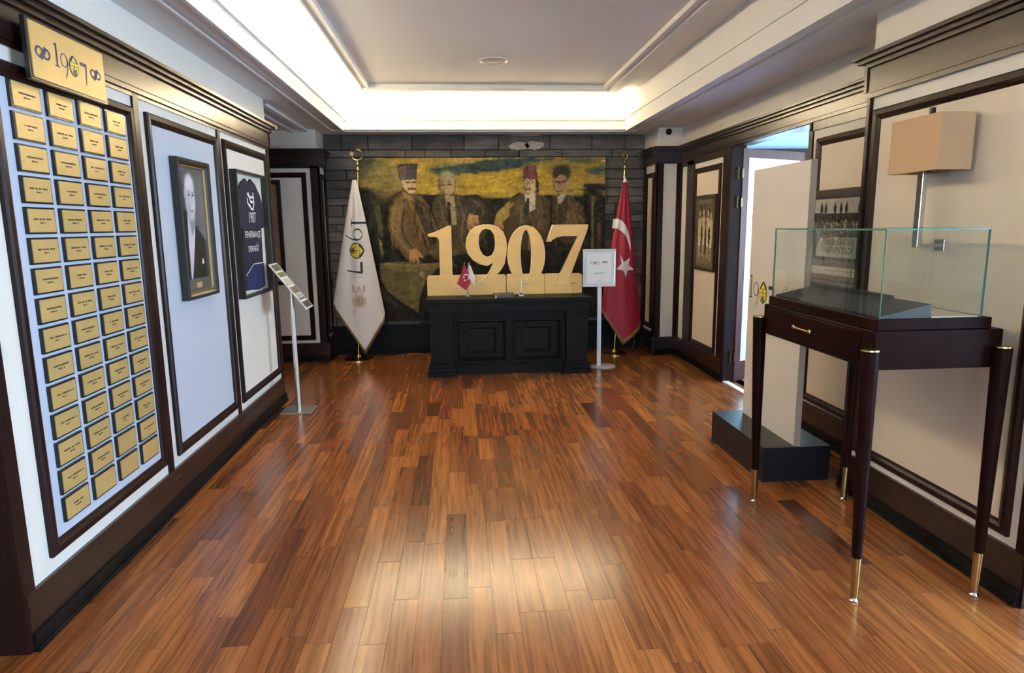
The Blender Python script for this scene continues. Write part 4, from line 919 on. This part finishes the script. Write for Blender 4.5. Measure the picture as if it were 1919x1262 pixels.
obj('front_rail', MB().box(-.085, 1.065, 6.60, 6.62, .60, .655), M['black_wood'], t)

# ---- big wooden 1907
def mx(a): return -.341+.001423*(a-85)
def mz(b_): return .79+(605-b_)*.0014
def num(lst): return [(mx(a), mz(b_)) for a, b_ in lst]
def rounded(x0, x1, z0, z1, rl, rr_):
    return [(x0, z0), (x1, z0)]+[(x1-rr_+rr_*math.cos(a), z1-rr_+rr_*math.sin(a)) for a in (math.radians(k*15) for k in range(7))]+[(x0+rl-rl*math.sin(a), z1-rl+rl*math.cos(a)) for a in (math.radians(k*15) for k in range(7))]
D1 = num([(100, 152), (160, 132), (250, 92), (262, 92), (266, 100), (266, 460), (272, 500), (290, 520), (318, 530), (318, 541), (120, 541), (120, 531), (155, 522), (176, 505), (181, 480), (181, 200), (174, 178), (158, 168), (104, 166)])
c9 = [(525-150*math.cos(t_)*1.0, 236-151*math.sin(t_)) for t_ in [math.radians(k*10) for k in range(-9, 19)]]     # from the bottom, up the left side, over the top, to the right
D9o = num([(525, 386), (470, 374), (420, 340), (386, 295), (372, 238), (380, 180), (405, 130), (450, 98), (500, 86), (545, 85), (600, 100), (642, 138), (662, 190), (668, 245), (663, 310), (650, 375), (615, 430), (570, 475), (510, 510), (440, 530), (430, 522), (495, 485), (535, 440), (560, 390), (572, 360)])
D9i = num([(520, 113), (555, 122), (580, 160), (587, 215), (582, 270), (562, 312), (528, 325), (495, 310), (470, 265), (460, 210), (468, 155), (490, 122)])
D0o = num(ellipse(812, 312, 137, 216, 48)); D0i = num(ellipse(810, 313, 42, 188, 40))
D7 = num([(1008, 94), (1266, 94), (1262, 128), (1112, 541), (1024, 541), (1196, 175), (1075, 175), (1035, 182), (1005, 200), (990, 216), (965, 213)])
def wood_piece(label, base_loop, digits):
    xs = [p[0] for p in base_loop]
    t = thing('wooden_number', label, 'sign', ((min(xs)+max(xs))/2, 6.87, .79), 'big wooden number on the desk')
    mapped('base_board', outline_mesh([base_loop], .05, .002), lambda u, v, w_: (u, 6.885-w_, v), M['wood_gold'], t)
    for d in digits:
        o = mapped('digit', outline_mesh(d, .06, .003), lambda u, v, w_: (u, 6.885-w_, v), M['wood_gold'], t)
        o.data.materials.append(M['wood_edge'])
        for pl in o.data.polygons:
            if abs(pl.normal.y) < .97: pl.material_index = 1
    return t
wood_piece('pale wooden cut-out 1 and 9 sharing one base on the desk', rounded(mx(85), mx(658), .793, mz(455), .03, .02), [[D1], [D9o, D9i]])
wood_piece('pale wooden cut-out 0 on its base in the middle of the desk', rounded(mx(666), mx(944), .793, mz(455), .02, .012), [[D0o, D0i]])
wood_piece('pale wooden cut-out 7 on its base at the right of the desk', rounded(mx(949), mx(1225), .793, mz(455), .012, .03), [[D7]])

# ---- small things on the desk
t = thing('table_flag_pair', 'small chrome desk stand with a red and a white flag', 'desk flags', (.07, 6.68, .79))
obj('base', MB().lathe((.07, 6.68, .79), [(.035, 0), (.035, .008), (.012, .014), (.008, .03)], 20), M['chrome'], t, True)
obj('pole', MB().tube((.07, 6.68, .80), (.045, 6.68, 1.145), .004, n=8).tube((.07, 6.68, .80), (.095, 6.68, 1.145), .004, n=8), M['chrome'], t, True)
def leaf(pts, y0, y1): return MB().add([(a, y0+(y1-y0)*k/(len(pts)-1), z_) for k, (a, z_) in enumerate(pts)]+[(a, y0+.006+(y1-y0)*k/(len(pts)-1), z_) for k, (a, z_) in enumerate(pts)], [tuple(range(len(pts))), tuple(range(2*len(pts)-1, len(pts)-1, -1))]+[(i, (i+1) % len(pts), len(pts)+(i+1) % len(pts), len(pts)+i) for i in range(len(pts))])
fr_ = obj('flag', leaf([(.045, 1.135), (.075, 1.05), (.105, .93), (.055, .862), (-.035, .928), (.01, 1.03)], 6.662, 6.672), M['flag_red'], t); fr_['label'] = 'small red flag'
fw_ = obj('flag', leaf([(.09, 1.14), (.115, 1.09), (.15, .99), (.145, .90), (.10, .98), (.075, 1.06)], 6.676, 6.684), M['flag_white'], t); fw_['label'] = 'small white flag'
mapped('crescent_print', outline_mesh([stroke(arc(.062, .995, .026, .028, -60, 200, 16), .008)]), lambda u, v, w_: (u, 6.655, v), M['flag_white'], fr_)
mapped('star_print', outline_mesh([ellipse(.048, .965, .009, .009, 5, .3)]), lambda u, v, w_: (u, 6.655, v), M['flag_white'], fr_)
t = thing('folder_box', 'black box file with a white tab lying on the desk', 'box', (.44, 6.6, .79))
obj('body', MB().box(.335, .545, 6.52, 6.76, .79, .822), mat('grey_black_leather', (62, 60, 62), .5), t, bevel=.006); obj('tab', MB().box(.345, .357, 6.512, 6.519, .7905, .816), M['paper'], t)
t = thing('desk_pole', 'thin white rod on a small square foot before the wooden 0', 'ornament', (.62, 6.68, .79))
obj('foot', MB().box(.598, .644, 6.66, 6.70, .79, .806), M['alu'], t, bevel=.003); obj('rod', MB().tube((.62, 6.68, .806), (.62, 6.68, .97), .006, n=10), M['paper'], t, True); obj('badge', MB().lathe((.62, 6.68, .806), [(.012, 0), (.014, .008), (.006, .014)], 14), M['gloss_black'], t, True)
t = thing('desk_trophy', 'tiny brass balance figure on a dark oval foot before the wooden 7', 'ornament', (1.16, 6.68, .79))
obj('foot', MB().lathe((1.16, 6.68, .79), [(.055, 0), (.055, .006), (.045, .012), (.03, .014)], 24, sy=.6), M['gloss_black'], t, True)
obj('stem', MB().tube((1.16, 6.68, .80), (1.16, 6.68, .915), .004, n=8), M['brass'], t, True)
obj('crossbar', MB().path([(1.132, 6.68, .905), (1.145, 6.68, .918), (1.175, 6.68, .918), (1.188, 6.68, .905)], .003, 8), M['brass'], t, True)
obj('collar', MB().lathe((1.16, 6.68, .80), [(.014, 0), (.016, .006), (.006, .014)], 14), M['brass'], t, True)

# ---- poster stand right of the desk
t = thing('poster_stand', 'silver poster stand with a white notice between desk and red flag', 'sign stand', (1.50, 6.76, 0))
obj('base', MB().lathe((1.50, 6.80, 0), [(.13, 0), (.135, .006), (.12, .016), (.03, .02)], 36, sx=1.05, sy=.9), M['alu'], t, True)
obj('pole', MB().box(1.43, 1.475, 6.765, 6.785, .015, 1.0), M['alu'], t, bevel=.004)
PG = P_y(6.765)
bd = obj('board', MB().pbox(PG, 1.275, 1.615, .868, 1.252, 0, .01), M['paper'], t)
obj('snap_frame', MB().frame(PG, 1.272, 1.618, .865, 1.255, [(0, 0), (0, .014), (.004, .018), (.02, .016), (.026, .011), (.026, 0)]), M['alu'], t)
for cx, cz in ((1.283, .876), (1.607, .876), (1.283, 1.244), (1.607, 1.244)): obj('corner_cap', MB().box(cx-.011, cx+.011, 6.745, 6.755, cz-.011, cz+.011), M['silver'], t)
obj('border_line', MB().frame(PG, 1.312, 1.578, .905, 1.215, [(0, .0102), (0, .0108), (.003, .0108), (.003, .0102)]), M['silver'], bd)
emblem(bd, lambda u, v, l: PG(1.345+u*.055, 1.10+v*.036, .0112+l), M['blackink'], .0004)
mapped('notice_line', outline_mesh([[(1.475, 1.11), (1.53, 1.11), (1.53, 1.128), (1.475, 1.128)]]), lambda u, v, w_: PG(u, v, .0112), M['bronze'], bd)
for z0, hw in ((1.008, .062), (1.0, .05), (.925, .02)):
    b = MB(); a = 1.445-hw
    while a < 1.445+hw: b.pbox(PG, a, a+.006, z0-.002, z0+.002, .0105, .011); a += .0085
    obj('notice_line', b, M['mat_grey'], bd)

# ================================================================== RIGHT SIDE THINGS
# team photograph by the door
t = thing('framed_team_photo', 'brown framed sepia photograph of standing sportsmen beside the doorway', 'framed photo', (WF-.006, 6.53, 1.03))
PM = lambda a, z, d: (WF-.006-d, a, z)
obj('frame', MB().frame(PM, 6.26, 6.80, 1.03, 1.785, [(0, 0), (0, .02), (.03, .024), (.045, .012), (.045, 0)]), M['frame_brown'], t)
cv = Canvas(6.305, 6.755, 1.075, 1.74, 80, 120, (112, 100, 80))
cv.poly([(6.34, 1.12), (6.72, 1.12), (6.72, 1.70), (6.34, 1.70)], (92, 84, 68)); cv.poly([(6.34, 1.10), (6.72, 1.10), (6.72, 1.20), (6.34, 1.20)], (122, 110, 86))
for cx, h in ((6.68, 1.60), (6.58, 1.61), (6.46, 1.60), (6.38, 1.58)):
    cv.ell(cx, h, .020, .034, (176, 162, 132), 1, .2); cv.poly([(cx-.045, h-.04), (cx+.045, h-.04), (cx+.04, h-.24), (cx-.04, h-.24)], (182, 170, 140)); cv.poly([(cx-.036, h-.24), (cx+.036, h-.24), (cx+.03, h-.32), (cx-.03, h-.32)], (200, 190, 160)); cv.poly([(cx-.028, h-.32), (cx-.006, h-.32), (cx-.008, h-.44), (cx-.022, h-.44)], (170, 154, 124)); cv.poly([(cx+.006, h-.32), (cx+.028, h-.32), (cx+.022, h-.44), (cx+.008, h-.44)], (170, 154, 124))
for cx, h in ((6.62, 1.44), (6.52, 1.40), (6.42, 1.43)): cv.ell(cx, h, .02, .034, (60, 52, 42), 1, .3); cv.poly([(cx-.03, h-.03), (cx+.03, h-.03), (cx+.02, h-.14), (cx-.02, h-.14)], (84, 76, 60))
cv.blur(1).noise(16, 2)
cv.mesh('photograph', lambda u, v: PM(u, v, .010), M['print_gloss'], t)
# banner photograph, half behind the near wall
t = thing('framed_banner_photo', 'black framed monochrome crowd photograph with a lettered banner behind the glass case', 'framed photo', (WF-.006, 4.0, 1.06))
obj('frame', MB().frame(PM, 3.46, 4.53, 1.045, 1.715, [(0, 0), (0, .03), (.05, .03), (.06, .012), (.06, 0)]), M['frame_black'], t)
cv = Canvas(3.515, 4.475, 1.10, 1.66, 190, 120, (86, 84, 82))
cv.poly([(3.5, 1.56), (4.5, 1.56), (4.5, 1.67), (3.5, 1.67)], (196, 196, 190)); cv.poly([(3.5, 1.50), (4.5, 1.50), (4.5, 1.562), (3.5, 1.555)], (52, 50, 50))
for cx in (4.38, 4.33, 4.22, 4.15, 4.09, 3.95, 3.85, 3.7): cv.ell(cx, 1.587, .016, .032, (46, 48, 46), .9, .3); cv.line([(cx, 1.56), (cx, 1.63)], .006, (40, 42, 40))
for _ in range(160):
    cx, cz = random.uniform(3.52, 4.47), random.uniform(1.43, 1.51); cv.ell(cx, cz, .008, .010, random.choice([(190, 186, 180), (120, 116, 110), (50, 50, 50)]), .9, .3)
cv.poly([(3.5, 1.10), (4.5, 1.10), (4.5, 1.25), (3.5, 1.25)], (122, 120, 118)); cv.poly([(3.5, 1.155), (4.46, 1.155), (4.46, 1.205), (3.5, 1.205)], (206, 206, 200)); cv.line([(3.55, 1.185), (4.3, 1.182)], .004, (110, 110, 108)); cv.line([(3.52, 1.168), (4.46, 1.168)], .003, (120, 120, 118))
cv.poly([(3.6, 1.10), (4.46, 1.10), (4.46, 1.125), (3.6, 1.125)], (96, 94, 92)); cv.ell(4.40, 1.35, .05, .08, (58, 56, 56), .8, .4); cv.ell(3.99, 1.36, .03, .08, (70, 68, 66), .8, .4)
cv.poly([(3.60, 1.27), (4.42, 1.272), (4.42, 1.33), (4.37, 1.40), (3.60, 1.408)], (196, 194, 190)); cv.noise(16, 2)
cv.mesh('photograph', lambda u, v: PM(u, v, .011), M['print_gloss'], t)
for s_, z0, a0 in (('TUNUBA BİR ATARA', 1.372, 4.16), ('HEP AYNI YOLDA', 1.315, 4.14)):
    me = text_mesh(s_, .062); mapped('banner_lettering', me, lambda u, v, w_: PM(a0-u*.62, z0+v, .0118), M['ink'], t)

# plinth and white display board
t = thing('display_board', 'tall white display board with 1907 emblem standing on a dark plinth', 'display board', (1.93, 3.9, 0))
obj('plinth', MB().box(1.733, 2.14, 3.525, 4.31, 0, .21), M['plinth'], t, bevel=.002)
obj('panel', MB().box(1.925, 1.955, 3.545, 4.25, .21, 1.84), [M['board']], t)
obj('edge_strip', MB().box(1.923, 1.957, 3.537, 3.545, .21, 1.842), M['board_edge'], t)
PBd = lambda a, z, d: (1.925-d, a, z)
emblem(t, lambda u, v, l: PBd(4.235-u*.185, 1.015+v*.152, .001+l), M['blackink'])
for c0 in (3.745, 3.655):
    for r0 in (.04, .03): mapped('print', outline_mesh([ellipse(c0, 1.075, r0, r0*1.25), ellipse(c0, 1.075, r0-.005, r0*1.25-.005)[::-1]]), lambda u, v, w_: PBd(u, v, .0012), M['bronze'], t)

# glass display case on tapered legs
t = thing('glass_display_case', 'dark wooden display table with glass top case and brass-tipped tapered legs', 'display case', (1.80, 2.79, 0))
obj('body', MB().box(1.56, 2.075, 2.33, 3.25, .94, 1.09), M['case'], t, bevel=.004)
obj('tray', MB().box(1.575, 2.035, 2.345, 3.235, 1.09, 1.134), M['case'], t, bevel=.003)
dw = obj('drawer', MB().box(1.554, 1.56, 2.42, 3.20, .965, 1.078), M['case'], t, bevel=.002)
b = MB(); b.path([(1.535, 2.765, 1.022), (1.535, 2.905, 1.022)], .0045, 10)
for yy in (2.765, 2.905): b.lathe((1.541, yy, 1.022), [(.002, -.012), (.009, -.008), (.011, 0), (.009, .008), (.002, .012)], 12); b.tube((1.554, yy, 1.022), (1.535, yy, 1.022), .005, n=10)
obj('handle', b, M['brass'], dw, True)
obj('apron_bead', MB().box(1.553, 1.56, 2.36, 3.22, .945, .952), M['case'], t)
for (fx, fy), (tx, ty) in zip(((1.572, 3.275), (1.543, 2.306), (2.063, 3.245), (2.045, 2.295)), ((1.545, 3.262), (1.530, 2.312), (2.085, 3.262), (2.062, 2.312))):
    F_ = Vector((fx, fy, 0)); T_ = Vector((tx, ty, 1.022)); q = F_.lerp(T_, .185)
    lg = obj('leg', MB().tube(q, T_, .0195, .034, 20), M['case'], t, True)
    obj('ferrule', MB().tube(F_.lerp(T_, .018), q, .0145, .0195, 20), M['brass'], lg, True); obj('glide', MB().lathe((fx, fy, 0), [(.017, 0), (.018, .006), (.012, .012), (.008, .022)], 18), M['chrome'], lg, True)
    obj('cap', MB().tube(T_, T_+Vector((0, 0, .005)), .0345, .0335, 20), M['brass'], lg, True)
gx0, gx1, gy0, gy1, gz0, gz1, gt = 1.585, 1.998, 2.352, 3.225, 1.134, 1.474, .006
def pane(x0, x1, y0, y1, z0, z1):
    mb = MB().box(x0, x1, y0, y1, z0, z1); dims = (x1-x0, y1-y0, z1-z0); k = dims.index(min(dims))
    # faces: bottom, top, y0, x1, y1, x0
    ax = [2, 2, 1, 0, 1, 0]; mb.mi = [0 if a == k else 1 for a in ax]
    return obj('glass_pane', mb, [M['glass'], M['glass_edge']], t)
pane(gx0, gx0+gt, gy0+gt, gy1-gt, gz0, gz1-gt); pane(gx1-gt, gx1, gy0+gt, gy1-gt, gz0, gz1-gt)
pane(gx0, gx1, gy0, gy0+gt, gz0, gz1-gt); pane(gx0, gx1, gy1-gt, gy1, gz0, gz1-gt); pane(gx0, gx1, gy0, gy1, gz1-gt, gz1)
obj('case_floor', MB().box(1.80, 1.99, 2.362, 3.215, 1.134, 1.139), M['case_floor'], t)
t2 = thing('sloping_stand', 'black sloping display stand inside the glass case', 'display stand', (1.7, 2.79, 1.134))
obj('wedge', MB().hexa([(1.597, 2.366, 1.134), (1.80, 2.366, 1.134), (1.80, 3.205, 1.134), (1.597, 3.205, 1.134), (1.597, 2.366, 1.142), (1.80, 2.366, 1.186), (1.80, 3.205, 1.186), (1.597, 3.205, 1.142)]), M['velvet'], t2)
obj('back_ledge', MB().box(1.785, 1.80, 2.59, 3.205, 1.184, 1.198), M['velvet'], t2)

# wall lamp
t = thing('wall_lamp', 'wall lamp with beige box shade and chrome stem above the glass case', 'wall lamp', (2.159, 2.82, 1.39))
mb = MB(); sx0, sx1, sy0, sy1, sz0, sz1, th = 1.985, 2.135, 2.655, 2.97, 1.713, 1.945, .004
mb.box(sx0, sx0+th, sy0, sy1, sz0, sz1); mb.box(sx1-th, sx1, sy0, sy1, sz0, sz1); mb.box(sx0+th, sx1-th, sy0, sy0+th, sz0, sz1); mb.box(sx0+th, sx1-th, sy1-th, sy1, sz0, sz1)
obj('shade', mb, M['shade'], t)
obj('stem', MB().box(2.035, 2.06, 2.805, 2.84, 1.385, 1.72), M['chrome'], t, bevel=.003)
obj('arm', MB().box(2.04, 2.158, 2.812, 2.832, 1.385, 1.40), M['chrome'], t, bevel=.002); obj('arm', MB().box(2.04, 2.158, 2.812, 2.832, 1.70, 1.715), M['chrome'], t, bevel=.002)
obj('wall_plate', MB().box(2.152, 2.159, 2.79, 2.85, 1.37, 1.42), M['chrome'], t, bevel=.002)
obj('finial', MB().box(2.045, 2.065, 2.80, 2.815, 1.715, 1.985), M['iron'], t)
obj('spider', MB().path([(1.99, 2.82, 1.93), (2.13, 2.82, 1.93)], .003, 8).path([(2.055, 2.66, 1.93), (2.055, 2.965, 1.93)], .003, 8), M['chrome'], t, True)

# ceiling camera on the rear right pier, cable at the skirting
t = thing('security_camera', 'small black round camera above the rear right pier', 'camera', (2.33, 7.35, 2.50))
mb = MB(); n = 20; rings_ = [(.034, 0), (.034, -.02), (.028, -.034), (.016, -.044), (.001, -.048)]
for r, d in rings_: mb.v += [(2.33+r*math.cos(2*math.pi*i/n), 7.35+d, 2.505+r*math.sin(2*math.pi*i/n)) for i in range(n)]
mb.add([], [(j*n+i, j*n+(i+1) % n, (j+1)*n+(i+1) % n, (j+1)*n+i) for j in range(4) for i in range(n)]) if False else None
for j in range(4):
    for i in range(n): mb.f.append((j*n+i, j*n+(i+1) % n, (j+1)*n+(i+1) % n, (j+1)*n+i)); mb.mi.append(0)
obj('dome', mb, M['gloss_black'], t, True)
obj('mount', MB().tube((2.33, 7.35, 2.505), (2.33, 7.345, 2.505), .04, .038, 24), M['trimring'], t, True)
tag(obj('power_cable', MB().path([(2.13, 7.72, .30), (2.10, 7.72, .24), (2.08, 7.71, .16), (2.09, 7.70, .07), (2.05, 7.68, .03)], .006, 8), M['mat_grey'], None, True), 'thin grey cable hanging by the skirting behind the red flag', 'cable')
